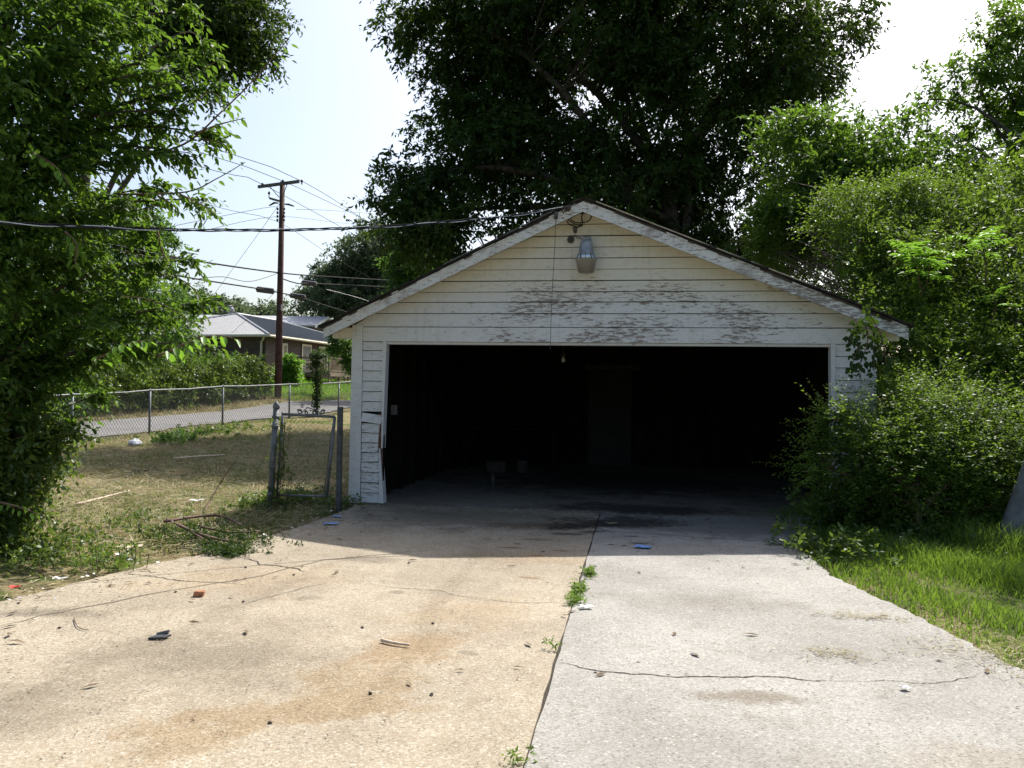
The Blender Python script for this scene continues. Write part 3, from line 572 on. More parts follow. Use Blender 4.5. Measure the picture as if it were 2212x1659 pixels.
for n_, p0, p1, r in (('stile', gl0+Vector((0, 0, 0.03)), gl1, 0.017), ('stile', gr0, gr1, 0.019), ('top_rail', gl0, gr0, 0.019), ('bottom_rail', gl1+Vector((0, 0, 0.02)), gr1+Vector((0, 0, 0.01)), 0.014)):
    MB().tube([p0, p1], r, 10).build(n_, M['galv'], gt, True)
MB().tube([gr0+Vector((-0.03, 0.01, -0.1)), gr1+Vector((-0.045, 0.01, 0.0))], 0.006, 6).build('tension_bar', M['galvdark'], gt)
MB().tube([gl0+Vector((0.03, 0.01, -0.1)), gl1+Vector((0.03, 0.01, 0.0))], 0.006, 6).build('tension_bar', M['twig'], gt)
wm = MB()
def gpt(u, v): return gl0.lerp(gr0, u).lerp(gl1.lerp(gr1, u), v)
nn = 11
for k in range(-nn, nn):
    for sgn in (1, -1):
        pts = []
        for i in range(2):
            u0, v0 = (k/nn, 0.0) if sgn > 0 else (k/nn+1, 0.0)
            # clip line u = u0 + sgn*v*1.6
        seg = []
        for v_ in np.linspace(0, 1, 40):
            u_ = k/nn+v_*1.55 if sgn > 0 else 1-(k/nn+v_*1.55)
            if 0 <= u_ <= 1: seg.append((u_, v_))
        if len(seg) > 1: wm.tube([gpt(*seg[0]), gpt(*seg[-1])], 0.0014, 3, False)
tag(wm.build('wire_mesh', M['wire'], gt), kind='stuff')
def spiral(c, r, t0, t1, sx=1):
    return [(c[0]+sx*r*(0.35+0.65*f)*math.cos(t0+(t1-t0)*f), c[1], c[2]+r*(0.35+0.65*f)*math.sin(t0+(t1-t0)*f)) for f in np.linspace(0, 1, 22)]
for cx_, cz_, r_, t0, t1, sx in ((-3.83, 1.215, 0.035, 0, 9, 1), (-3.74, 1.205, 0.026, 0, 8, -1), (-3.66, 1.30, 0.030, 0, 6.6, 1), (-3.64, 1.215, 0.036, 0, 8, 1), (-3.53, 1.215, 0.034, 0, 9, -1), (-3.79, 1.29, 0.022, 0, 5, 1), (-3.58, 1.20, 0.03, 0, 7, 1)):
    yy = -0.50+0.10*(cx_+4.045)
    MB().tube(spiral((cx_, yy, cz_), r_, t0, t1, sx), 0.007, 5).build('scroll', M['galvdark'], gt)
MB().tube([(-3.80, -0.475, 1.20), (-3.73, -0.47, 1.27), (-3.66, -0.465, 1.25), (-3.58, -0.455, 1.22)], 0.007, 5).build('scroll', M['galvdark'], gt)

cf = empty('chain_link_fence', (-12.3, 9.8, 0.2), 'long chain link fence with top rail along the lane', 'fence')
def fx(y): return -12.69+0.137*(y-7.2)
fy = [-2.4, 0.8, 4.0, 7.2, 9.78, 12.9, 16.6, 20.1, 23.4, 26.8]
tops = []
for y in fy:
    x = fx(y); z = float(H(x, y)); MB().tube([(x, y, z-0.15), (x, y, z+1.20)], 0.03, 10).build('post', M['galv'], cf, True)
    MB().lathe([(0.036, 0), (0.036, 0.03), (0.015, 0.055), (0.003, 0.06)], (x, y, z+1.20), 10).build('post_cap', M['galv'], cf, True); tops.append(Vector((x, y, z+1.215)))
rail = []
for a, b in zip(tops[:-1], tops[1:]):
    for k in range(6): f = k/6; p = a.lerp(b, f); p.z += -0.025*math.sin(math.pi*f)*rnd.uniform(0.4, 1.2); rail.append(p)
rail.append(tops[-1]); MB().tube(rail, 0.021, 8).build('top_rail', M['galv'], cf, True)
y0, y1, pitch, Hh = fy[0], fy[-1], 0.10, 1.17
NV, NF = [], []
for sgn in (1, -1):
    for u in np.arange(y0-Hh*0.8, y1+Hh*0.8, pitch):
        ya, yb = (u, u+Hh*0.75) if sgn > 0 else (u+Hh*0.75, u)
        if min(ya, yb) < y0 or max(ya, yb) > y1: continue
        P0 = np.array([fx(ya), ya, float(H(fx(ya), ya))+0.02]); P1 = np.array([fx(yb), yb, float(H(fx(yb), yb))+Hh])
        b = len(NV)
        for P in (P0, P1):
            for k in range(3): t_ = 2.094*k; NV.append(P+np.array([0.0048*math.cos(t_), 0.0048*math.sin(t_), 0]))
        NF += [(b, b+1, b+4, b+3), (b+1, b+2, b+5, b+4), (b+2, b, b+3, b+5)]
tag(link('wire_mesh', np_mesh('wire_mesh', NV, NF, M['wire']), cf), kind='stuff')

# ------------------------------------------------------------------ utility pole and lines
up_ = empty('utility_pole', (-15.8, 25.4, 1.05), 'dark wooden utility pole with a crossarm beside the lane', 'pole')
MB().tube([(-15.80, 25.42, 0.9), (-15.77, 25.38, 5), (-15.72, 25.32, 11.03)], [0.165, 0.145, 0.115], 14).build('shaft', M['pole'], up_, True)
ca, cb = Vector((-16.77, 25.14, 10.76)), Vector((-14.82, 25.20, 10.98)); cc = (ca+cb)/2; hx = (cb-ca)/2
MB().obox(cc+Vector((0, -0.08, 0)), hx, (0, 0.055, 0), (0, 0, 0.065)).build('crossarm', M['arm'], up_)
pt = [Vector(at(567, 398, 37.9)), Vector(at(611, 391, 37.9)), Vector(at(652, 391, 37.9))]
for p_ in pt: MB().lathe([(0.03, -0.16), (0.03, -0.06), (0.075, -0.04), (0.05, 0.0), (0.07, 0.02), (0.03, 0.06)], p_, 10).build('insulator', M['porc'], up_, True)
for s_ in (-1, 1): MB().tube([cc+Vector((s_*0.42, -0.1, s_*0.05-0.05)), Vector((-15.74+s_*0.08, 25.22, 10.30))], 0.02, 5).build('brace', M['galvdark'], up_)
MB().obox((-16.0, 25.1, 10.17), (0.25, -0.12, -0.09), (0.03, 0.05, 0), (0, 0, 0.05)).build('side_arm', M['arm'], up_)
MB().lathe([(0.02, 0), (0.02, 0.16), (0.07, 0.18), (0.04, 0.22), (0.06, 0.24), (0.02, 0.3)], (-16.2, 24.98, 10.22), 10).build('insulator', M['porc'], up_, True)
for k in range(4):
    for s_ in (-1, 1): MB().lathe([(0.03, 0), (0.055, 0.03), (0.035, 0.06), (0.055, 0.09), (0.03, 0.12)], (-15.74+s_*0.16, 25.25, 9.2+k*0.17), 8).build('spool', M['porc'], up_, True)
for s_, z_ in ((1, 10.0), (-1, 10.05)):
    MB().tube([(-15.74+s_*0.15, 25.3, z_), (-15.74+s_*0.35, 25.3, z_-0.02*s_), (-15.74+s_*0.6, 25.32, z_-0.1*s_*s_)], [0.03, 0.05, 0.03], 6).build('strain_insulator', M['porc'], up_)
MB().box((-15.68, 25.1, 5.1), (-15.58, 25.3, 5.4)).build('terminal_box', M['porc'], up_)
linec = 0
def line(pts, r, label, n=24, mat='cable', name='power_line', group='overhead lines at the utility pole'):
    q = resample([Vector(p) for p in pts], n)
    return tag(MB().tube([tuple(v) for v in q], r, 5, False).build(name, M[mat], None), label, 'cable', group)
for i, (lpx, rpx) in enumerate((((493, 377, 34.5), (790, 520, 60)), ((372, 310, 30), (820, 490, 66)), ((377, 295, 30), (830, 505, 68)))):
    L = at(*lpx); far = Vector(L)+(Vector(L)-pt[i])*1.4
    line([far, L, pt[i], at(*rpx), Vector(at(*rpx))+(Vector(at(*rpx))-pt[i])*0.6], 0.014, 'bare power line over the %s of the pole crossarm' % ('left insulator', 'middle insulator', 'right insulator')[i])
line([at(250, 530, 24), at(400, 560, 28), at(601, 589, 37.9), at(700, 597, 45), at(870, 607, 60), at(960, 612, 70)], 0.032, 'upper thick communication cable crossing the pole', name='communication_cable')
line([at(300, 580, 25), at(420, 602, 28), at(573, 626, 36), at(600, 632, 37.9), at(640, 640, 41), at(720, 665, 50), at(800, 690, 60)], 0.028, 'lower communication cable with two splice boxes at the pole', name='communication_cable')
line([at(604, 600, 38), at(640, 612, 39.5), at(665, 612, 42), at(760, 616, 50), at(880, 622, 60)], 0.03, 'communication cable leaving the pole to the right with a splice box', name='communication_cable')
line([at(415, 604, 28), at(480, 598, 31), at(540, 608, 34), at(601, 590, 38)], 0.012, 'thin looping line to the left of the pole under the upper cable', name='service_line')
line([at(380, 487, 30), at(565, 450, 37), at(600, 447, 38)], 0.010, 'thin line rising from the left to the strain insulator', name='service_line')
line([at(640, 452, 38), at(720, 455, 48), at(820, 463, 60)], 0.010, 'thin line leaving the right strain insulator toward the big tree', name='service_line')
line([at(395, 427, 30), at(500, 455, 34), at(606, 482, 38), at(720, 555, 50), at(800, 600, 60)], 0.010, 'thin line crossing the pole just above the spools', name='service_line')
line([at(440, 498, 31), at(600, 468, 38), at(720, 480, 50), at(830, 492, 62)], 0.009, 'thin line passing the pole at the top spool', name='service_line')
line([at(604, 440, 37.9), at(540, 530, 42), at(430, 680, 52)], 0.010, 'steel guy wire slanting down to the left from the pole', name='guy_wire')
line([at(603, 622, 38), at(560, 665, 42), at(500, 720, 48)], 0.009, 'thin drop wire slanting down from the pole to the brick house', name='service_line')
line([at(705, 625, 43), at(780, 645, 47), at(860, 675, 50)], 0.008, 'pale line sloping down behind the left eave of the garage', mat='alucable', name='service_line')
for p_, lab in (((573, 627, 35.95), 'dark splice box on the lower cable left of the pole'), ((668, 612, 42.2), 'dark splice box on the cable right of the pole'), ((643, 640, 41), 'dark splice box hanging low right of the pole')):
    q = Vector(at(*p_)); d_ = Vector((0.95, 0.3, -0.1))
    tag(MB().tube([q-d_*0.40, q-d_*0.34, q+d_*0.34, q+d_*0.40], [0.04, 0.13, 0.13, 0.04], 8).build('splice_box', M['porc'], None), lab, 'splice box')

# ------------------------------------------------------------------ houses across the lane
def uvwall(mb_v, name, mat, parent):
    """quads given as 4 points with metric UVs"""
    v = []; f = []; uv = []
    for q in mb_v:
        b = len(v); v += q; f.append((b, b+1, b+2, b+3)); w = (Vector(q[1])-Vector(q[0])).length; h = (Vector(q[3])-Vector(q[0])).length
        uv += [(0, 0), (w, 0), (w, h), (0, h)]
    me = bpy.data.meshes.new(name); me.from_pydata([tuple(p) for p in v], [], f); l = me.uv_layers.new()
    for i, c in enumerate(uv): l.data[i].uv = c
    me.materials.append(mat); return link(name, me, parent)
def wl(o, d):  # local house frame -> world: origin at the near corner, u along the road side, w away
    return lambda u, w, z: Vector((o[0]+d[0]*u-d[1]*w, o[1]+d[1]*u+d[0]*w, z))
bh = empty('brick_house', (-21.0, 34.8, 1.9), 'low brown brick house with grey metal hip roof', 'house')
hd = Vector((0.10, 1.0, 0)).normalized(); q0 = (-20.95, 35.1)
def hw(u, w, z): return Vector((q0[0]+hd.x*u-hd.y*w, q0[1]+hd.y*u+hd.x*w, z))
UL, WL, zb, ze = 16.0, 11.0, 1.4, 4.62
q = lambda u0, w0, u1, w1, z0=zb, z1=ze: [hw(u0, w0, z0), hw(u1, w1, z0), hw(u1, w1, z1), hw(u0, w0, z1)]
uvwall([q(0, WL, 0, 0), q(0, 0, UL, 0), q(UL, 0, UL, WL), q(UL, WL, 0, WL)], 'brick_wall', M['brick'], bh)
ov = 0.45; zr_ = 6.5
e = [hw(-ov, -ov, ze+0.05), hw(UL+ov, -ov, ze+0.05), hw(UL+ov, WL+ov, ze+0.05), hw(-ov, WL+ov, ze+0.05)]
r1, r2 = hw(5.6, WL/2, zr_), hw(UL-5.6, WL/2, zr_)
rf = MB().add(e+[r1, r2], [(0, 1, 5, 4), (1, 2, 5), (2, 3, 4, 5), (3, 0, 4), (3, 2, 1, 0)]).build('roof', M['metalroof'], bh)
for a_, b_ in ((e[0], r1), (e[1], r2), (e[3], r1), (r1, r2)): MB().tube([a_+Vector((0, 0, 0.03)), b_+Vector((0, 0, 0.03))], 0.07, 5).build('ridge_cap', M['metalcap'], rf)
rib = MB()
for u in np.arange(0.1, UL, 0.23):
    top = min(u+ov, UL+ov-u, 6.05)/6.05
    a_ = hw(u, -ov, ze+0.06); b_ = hw(u, -ov+top*(WL/2+ov), ze+0.06+(zr_-ze-0.05)*top); rib.tube([a_, b_], 0.014, 3, False)
for w in np.arange(0.1, WL, 0.23):
    top = min(w+ov, WL+ov-w, 5.9)/5.95
    a_ = hw(-ov, w, ze+0.06); b_ = hw(-ov+top*6.05, w, ze+0.06+(zr_-ze-0.05)*top); rib.tube([a_, b_], 0.014, 3, False)
tag(rib.build('roof_rib', M['metalroof'], rf), kind='stuff')
MB().tube([hw(-ov-0.05, WL, ze), hw(-ov-0.05, -ov-0.05, ze), hw(UL, -ov-0.05, ze-0.02)], 0.085, 6).build('gutter', M['gutter'], bh)
for pts in ([hw(-ov, -0.12, ze-0.05), hw(-ov*0.7, 0.02, ze-0.22), hw(-0.1, 0.25, ze-0.34), hw(-0.08, 0.26, 1.5)], [hw(-ov, 7.4, ze-0.05), hw(-ov*0.7, 7.4, ze-0.22), hw(-0.1, 7.4, ze-0.34), hw(-0.08, 7.4, 1.5)]):
    MB().tube(pts, 0.065, 6).build('downspout', M['gutter'], bh)
for u0, u1, z0, z1, k in ((4.3, 5.3, 2.35, 4.3, 'door'), (6.6, 7.6, 2.9, 4.28, 'window'), (1.9, 2.25, 2.9, 4.2, 'window')):
    wdw = MB().hexa([hw(u0, -0.04, z0), hw(u1, -0.04, z0), hw(u1, 0.05, z0), hw(u0, 0.05, z0), hw(u0, -0.04, z1), hw(u1, -0.04, z1), hw(u1, 0.05, z1), hw(u0, 0.05, z1)]).build(k, M['pane'] if k == 'window' else M['curtain'], bh)
    for uu0, uu1, zz0, zz1 in ((u0-0.13, u0, z0, z1+0.13), (u1, u1+0.13, z0, z1+0.13), (u0, u1, z1, z1+0.13), (u0, u1, (z0+z1)/2-0.03, (z0+z1)/2+0.03)):
        MB().hexa([hw(uu0, -0.07, zz0), hw(uu1, -0.07, zz0), hw(uu1, -0.042, zz0), hw(uu0, -0.042, zz0), hw(uu0, -0.07, zz1), hw(uu1, -0.07, zz1), hw(uu1, -0.042, zz1), hw(uu0, -0.042, zz1)]).build('frame', M['gutter'], wdw)
# wooden porch with stairs at the side of the brick house
pc = empty('wooden_porch', (-18.6, 39.5, 1.6), 'weathered wooden porch deck with railing and steps at the brick house', 'porch')
PZ = 2.62
def pbox(u0, u1, w0, w1, z0, z1, name, mat=None):
    return MB().hexa([hw(u0, w0, z0), hw(u1, w0, z0), hw(u1, w1, z0), hw(u0, w1, z0), hw(u0, w0, z1), hw(u1, w0, z1), hw(u1, w1, z1), hw(u0, w1, z1)]).build(name, mat or M['deck'], pc)
for k in range(14): pbox(3.6+k*0.2, 3.785+k*0.2, -2.3, -0.10, PZ-0.04, PZ, 'deck_plank')
pbox(3.6, 6.4, -2.34, -2.305, PZ-0.24, PZ-0.045, 'rim_board'); pbox(3.55, 3.595, -2.3, -0.1, PZ-0.24, PZ-0.045, 'rim_board')
for u in (3.62, 5.0, 6.36): pbox(u-0.05, u+0.05, -2.29, -2.19, 1.3, PZ+0.95, 'porch_post')
pbox(3.6, 6.4, -2.32, -2.24, PZ+0.88, PZ+0.95, 'handrail'); pbox(3.6, 6.4, -2.30, -2.26, PZ+0.08, PZ+0.14, 'rail')
pbox(3.58, 3.64, -2.3, -0.1, PZ+0.88, PZ+0.95, 'handrail')
for k in range(20): pbox(3.72+k*0.135, 3.76+k*0.135, -2.30, -2.27, PZ+0.14, PZ+0.88, 'baluster')
for k in range(14): pbox(3.60, 3.63, -2.2+k*0.15, -2.16+k*0.15, PZ+0.08, PZ+0.88, 'baluster')
ns = 6
for k in range(ns): pbox(6.45+k*0.30, 6.74+k*0.30, -2.25, -1.1, PZ-0.22-k*0.19, PZ-0.18-k*0.19, 'stair_tread')
for w in (-2.28, -1.08):
    a_, b_ = hw(6.4, w, PZ+0.92), hw(8.3, w, PZ-0.28)
    for dz, nm in ((0, 'handrail'), (-0.75, 'rail'), (-1.05, 'stringer')): MB().tube([a_+Vector((0, 0, dz)), b_+Vector((0, 0, dz))], 0.05, 4).build(nm, M['deck'], pc)
    for k in range(11):
        p_ = a_.lerp(b_, k/10); MB().box((p_.x-0.02, p_.y-0.02, p_.z-0.85), (p_.x+0.02, p_.y+0.02, p_.z)).build('baluster', M['deck'], pc)
    MB().box((b_.x-0.05, b_.y-0.05, 1.2), (b_.x+0.05, b_.y+0.05, b_.z+0.1)).build('porch_post', M['deck'], pc)

h2 = empty('far_house', (-32, 61, 2.0), 'farther brick house with pale gable roof and roof vent behind the hip roof', 'house')
d2 = Vector((0.99, 0.14, 0)); n2_ = Vector((-0.14, 0.99, 0)); o2 = Vector((-29.6, 60.7, 0))
def h2w(u, w, z): return o2+d2*u+n2_*w+Vector((0, 0, z))
uvwall([[h2w(-14, 0, 1.5), h2w(0.6, 0, 1.5), h2w(0.6, 0, 7.3), h2w(-14, 0, 7.3)], [h2w(0.6, 0, 1.5), h2w(0.6, 9, 1.5), h2w(0.6, 9, 7.3), h2w(0.6, 0, 7.3)]], 'brick_wall', M['brick'], h2)
MB().add([h2w(0.58, 0, 7.3), h2w(0.58, 9, 7.3), h2w(0.58, 4.5, 8.35)], [(0, 1, 2)]).build('gable_wall', M['brick'], h2)
rr = MB()
for w0, w1, z0, z1 in ((-0.5, 4.5, 7.35, 8.6), (9.5, 4.5, 7.35, 8.6)):
    rr.hexa([h2w(-14, w0, z0-0.12), h2w(1.4, w0, z0-0.12), h2w(1.4, w1, z1-0.12), h2w(-14, w1, z1-0.12), h2w(-14, w0, z0), h2w(1.4, w0, z0), h2w(1.4, w1, z1), h2w(-14, w1, z1)])
rf2 = rr.build('roof', M['metalcap'], h2)
for w0, w1 in ((-0.5, 4.5), (9.5, 4.5)):
    MB().hexa([h2w(1.41, w0, 7.1), h2w(1.44, w0, 7.1), h2w(1.44, w1, 8.35), h2w(1.41, w1, 8.35), h2w(1.41, w0, 7.36), h2w(1.44, w0, 7.36), h2w(1.44, w1, 8.61), h2w(1.41, w1, 8.61)]).build('fascia', M['white'], h2)
cq = at(498, 672, 78)
MB().lathe([(0.26, -0.9), (0.26, -0.05), (0.38, 0.0), (0.34, 0.25), (0.22, 0.34), (0.22, 0.44), (0.26, 0.48), (0.05, 0.54)], tuple(cq+np.array([63*0+0, 0, 0.0])), 12).build('roof_vent', M['metalroof'], rf2)
for px in (562, 575): v_ = at(px*1.0-58, 682, 77); MB().tube([v_-np.array([0, 0, 0.5]), v_], 0.05, 6).build('vent_pipe', M['galv'], rf2)

# ------------------------------------------------------------------ vegetation
def unit(v): return v/np.maximum(np.linalg.norm(v, axis=-1, keepdims=True), 1e-9)
def leaf_mesh(name, P, D, N, L, wr, mat, fine=False, rs=None):
    """P base, D axis, N normal, L length: folded leaf blades, one island each"""
    D = unit(D); N = unit(N-D*np.sum(N*D, -1, keepdims=True)); S = np.cross(D, N); n = len(P); L = L[:, None]; W = L*wr
    if fine:
        v = np.stack([P, P+D*L*0.28+S*W*0.42-N*W*0.0+N*L*0.03, P+D*L*0.66+S*W*0.36+N*L*0.01, P+D*L-N*L*0.10, P+D*L*0.66-S*W*0.36+N*L*0.01, P+D*L*0.28-S*W*0.42+N*L*0.03], 1).reshape(-1, 3)
        b = (np.arange(n)*6)[:, None]; F = np.concatenate([b+np.array([[0, 1, 2, 3]]), b+np.array([[0, 3, 4, 5]])], 1).reshape(-1, 4)
    else:
        v = np.stack([P, P+D*L*0.45+S*W*0.5+N*L*0.06, P+D*L, P+D*L*0.45-S*W*0.5+N*L*0.06], 1).reshape(-1, 3)
        F = np.arange(n*4).reshape(n, 4)
    return np_mesh(name, v, F, mat)
def sample_lobes(lobes, n, rs, shell=0.55, rmax=9.0):
    """lobes: (centre, (rx,ry,rz), weight) -> n points, denser towards the outside; also outward directions"""
    w = np.array([l[2] for l in lobes], float); w /= w.sum(); idx = rs.choice(len(lobes), n, p=w)
    C_ = np.array([l[0] for l in lobes], float)[idx]; Rr = np.array([l[1] for l in lobes], float)[idx]
    d = unit(rs.normal(size=(n, 3))); r = (rs.uniform(shell**3, 1.0, n)**(1/3))*(1+0.13*np.sin(3.1*d[:, 0]*2+d[:, 2]*5+idx)+0.10*rs.normal(size=n)); r = np.minimum(r, rmax)
    return C_+d*r[:, None]*Rr, d
def foliage(P, O, rs, twigs, tl, per, leaf, droop=0.25, spread=0.9, pin=0.5, up_bias=0.15, size_var=0.3):
    n = len(P); dirs = unit(O[:, None, :]*0.7+rs.normal(size=(n, twigs, 3))*spread+np.array([0, 0, up_bias]))
    ln = tl*rs.uniform(0.5, 1.25, (n, twigs, 1, 1)); tpar = ((np.arange(per)+0.6)/per)[None, None, :, None]
    base = P[:, None, None, :]+dirs[:, :, None, :]*ln*tpar+np.array([0, 0, -1.0])*droop*ln*tpar**2
    side = unit(np.cross(dirs, np.array([0, 0, 1.0]))+1e-6); sg = np.where(np.arange(per) % 2 == 0, 1.0, -1.0)[None, None, :, None]
    ax = dirs[:, :, None, :]*0.55+side[:, :, None, :]*sg*1.0*pin+rs.normal(size=(n, twigs, per, 3))*(0.75*(1-pin)+0.18)+np.array([0, 0, -1.0])*droop*1.3
    nm = np.array([0, 0, 1.0])*0.9+rs.normal(size=(n, twigs, per, 3))*0.55
    m = n*twigs*per; L = leaf*rs.uniform(1-size_var, 1+size_var, m)
    return base.reshape(m, 3), ax.reshape(m, 3), nm.reshape(m, 3), L
def limb_tree(base, top, hubs, P, rs, r0, mat, parent, tw=0.012, nbr=None, name='trunk'):
    """trunk to top, limbs from it to the hubs, branches from the limbs to the leaf clumps"""
    base, top = np.array(base, float), np.array(top, float); mb = MB(); n = 9
    tr = np.linspace(0, 1, n)[:, None]; tp = base+(top-base)*tr+np.array([[0.10*math.sin(i*1.3), 0.08*math.cos(i*1.7), 0] for i in range(n)])*r0*3*tr
    mb.tube([tuple(p) for p in tp], [r0*(1.35 if i == 0 else 1)*(1-0.55*i/(n-1)) for i in range(n)], 10)
    samp = [tp[n//3:]]; rads = [np.linspace(r0*0.8, r0*0.45, len(tp[n//3:]))]
    for h in hubs:
        h = np.array(h, float); k = rs.uniform(0.45, 1.0); s = tp[int(k*(n-1))]; mid = (s+h)/2+np.array([0, 0, 0.12*np.linalg.norm(h-s)])+rs.normal(size=3)*0.1*np.linalg.norm(h-s)
        f = np.linspace(0, 1, 9)[:, None]; c = (1-f)**2*s+2*f*(1-f)*mid+f*f*h; r = np.linspace(r0*0.42, max(tw*1.5, r0*0.10), 9)
        mb.tube([tuple(p) for p in c], list(r), 7); samp.append(c[2:]); rads.append(r[2:])
    S = np.concatenate(samp); SR = np.concatenate(rads)
    sel = np.arange(len(P)) if nbr is None or nbr >= len(P) else rs.choice(len(P), nbr, replace=False)
    for i in sel:
        p = P[i]; j = int(np.argmin(np.linalg.norm(S-p, axis=1)+0.4*np.maximum(S[:, 2]-p[2], 0))); s = S[j]; L = np.linalg.norm(p-s)
        mid = (s+p)/2+rs.normal(size=3)*0.08*L+np.array([0, 0, 0.06*L]); r = min(SR[j]*0.5, tw*(1+L*0.8))
        mb.tube([tuple(s), tuple(mid*0.5+s*0.25+p*0.25), tuple(mid*0.5+p*0.5), tuple(p)], [r, r*0.8, r*0.6, tw*0.4], 4, False)
    return mb.build(name, mat, parent, True)
def tree(name, label, cat, base, top, lobes, nclump, twigs, tl, per, leaf, wr, mat, bark, seed, r0=0.2, group=None, fine=False, nbr=None, shell=0.55, hubs=True, sub=None, **kw):
    rs = np.random.RandomState(seed); o = empty(name, tuple(base), label, cat, group)
    lob0 = lobes
    if sub:
        Cs, _ = sample_lobes(lobes, sub[0], rs, max(shell, 0.3), 0.97); rr_ = sub[1]*rs.uniform(0.55, 1.35, sub[0]); lobes = [(c, (q_*1.15, q_*1.15, q_*0.75), q_*q_) for c, q_ in zip(Cs, rr_)]
    P, O = sample_lobes(lobes, nclump, rs, 0.1 if sub else shell); keep = (P[:, 2] > H(P[:, 0], P[:, 1])+0.05) & ~((P[:, 0] > -3.9) & (P[:, 0] < 3.50) & (P[:, 1] > -0.35) & (P[:, 1] < 7.5) & (P[:, 2] < 4.2)); P, O = P[keep], O[keep]
    limb_tree(base, top, [l[0] for l in lob0] if hubs else [], P, rs, r0, bark, o, nbr=nbr)
    a = foliage(P, O, rs, twigs, tl, per, leaf, **kw)
    link('crown', leaf_mesh('crown', *a, wr, mat, fine, rs), o); return o
def lob(px, py, d, rpx, rpy=None, rd=None, w=None):
    rx = rpx*d/1790; rz_ = (rpy or rpx)*d/1790; return (at(px, py, d), (rx, rd or rx, rz_), w or rx*rz_)
K = 1.0
# the big dark tree behind the garage
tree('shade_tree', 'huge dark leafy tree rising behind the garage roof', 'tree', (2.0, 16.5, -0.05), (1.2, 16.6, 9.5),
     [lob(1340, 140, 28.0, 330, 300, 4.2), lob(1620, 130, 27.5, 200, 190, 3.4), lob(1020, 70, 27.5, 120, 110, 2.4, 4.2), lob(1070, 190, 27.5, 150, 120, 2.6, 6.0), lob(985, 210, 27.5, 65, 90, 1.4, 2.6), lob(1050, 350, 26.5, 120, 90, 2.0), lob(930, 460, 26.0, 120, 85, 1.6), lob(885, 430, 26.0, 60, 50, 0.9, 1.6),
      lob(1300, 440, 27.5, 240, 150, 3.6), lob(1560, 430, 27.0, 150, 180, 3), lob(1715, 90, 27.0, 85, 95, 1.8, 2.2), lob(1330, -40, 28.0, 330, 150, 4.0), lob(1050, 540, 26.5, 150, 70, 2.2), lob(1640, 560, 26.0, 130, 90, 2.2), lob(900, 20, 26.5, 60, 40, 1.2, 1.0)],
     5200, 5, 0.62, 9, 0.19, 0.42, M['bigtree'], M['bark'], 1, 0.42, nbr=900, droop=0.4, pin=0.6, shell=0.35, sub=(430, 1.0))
# trees and vine-hung scrub to the right of the garage
G_R = 'trees behind the thicket'
tree('scrub_tree', 'mid green tree between the big tree and the thicket', 'tree', (6.6, 8.5, -0.05), (6.8, 8.6, 4.5),
     [lob(1785, 345, 19, 100, 85, 1.4), lob(1870, 420, 18.5, 190, 130, 2.0), lob(1730, 440, 18.5, 100, 120, 1.4), lob(1990, 430, 18.5, 130, 80, 1.6), lob(1700, 300, 19, 60, 50, 0.8)],
     1100, 5, 0.5, 8, 0.13, 0.42, M['lefttree'], M['bark'], 2, 0.16, G_R, nbr=350, droop=0.25, pin=0.4, shell=0.4, sub=(95, 0.5))
tree('scrub_tree', 'tall open tree against the sky at the right edge', 'tree', (11.5, 8.5, -0.05), (11.2, 8.6, 6.0),
     [lob(2120, 190, 20, 80, 75, 1.2), lob(2060, 290, 20, 85, 45, 1.2), lob(2200, 130, 20, 70, 90, 1.4), lob(2190, 320, 20, 120, 90, 1.6), lob(2010, 215, 20, 45, 25, 0.5), lob(2290, 260, 20, 130, 180, 2), lob(2130, 100, 20, 25, 40, 0.4), lob(2120, 430, 19.5, 160, 90, 1.6)],
     760, 5, 0.45, 8, 0.13, 0.42, M['lefttree'], M['bark'], 3, 0.17, G_R, nbr=300, droop=0.2, pin=0.4, shell=0.4, sub=(85, 0.5))
tl_ = []; tr_ = random.Random(77)
for py in (1040, 985, 925, 865, 805, 745, 685, 625, 570, 520, 470, 430):
    for px in range(1690, 2420, 62):
        m_ = (850-py)/1790; yy = (-0.22+10.58*m_)/(0.9-m_)+tr_.uniform(-0.2, 0.5); d_ = 10.58+yy; jx, jy = px+tr_.uniform(-28, 28), py+tr_.uniform(-22, 22)
        c_ = at(jx, jy, d_*0.985+0.35); rr_ = tr_.uniform(0.30, 0.62)
        if c_[0] < 3.5 and c_[1] > -0.5 and c_[1] < 7.4: continue
        if c_[0] < 3.3 or (px < 1900 and py > 860): continue
        if py < 500 and px < 1760: continue
        tl_.append((c_, (rr_*1.1, rr_*1.1, rr_*0.8), rr_*rr_))
for q_ in ((1715, 500, 18.3, 75), (1790, 560, 17.8, 80), (1850, 615, 17.0, 75), (1770, 450, 18.5, 85), (1850, 500, 17.2, 90), (1905, 570, 16.2, 90), (1935, 650, 14.8, 70), (1890, 655, 15.8, 60), (1955, 700, 13.2, 55), (1940, 500, 16, 90), (1680, 560, 19, 60)):
    l_ = lob(q_[0], q_[1], q_[2], q_[3]); tl_.append((l_[0], l_[1], l_[2]*1.2))
tree('thicket', 'tall tangle of glossy privet and vines overgrowing the right side of the garage', 'shrub', (5.2, 2.5, -0.05), (5.4, 2.6, 2.2),
     tl_, 4700, 5, 0.44, 12, 0.060, 0.46, M['thicket'], M['twig'], 4, 0.07, nbr=900, droop=0.12, pin=0.6, shell=0.2, spread=0.75, up_bias=0.3, hubs=False)
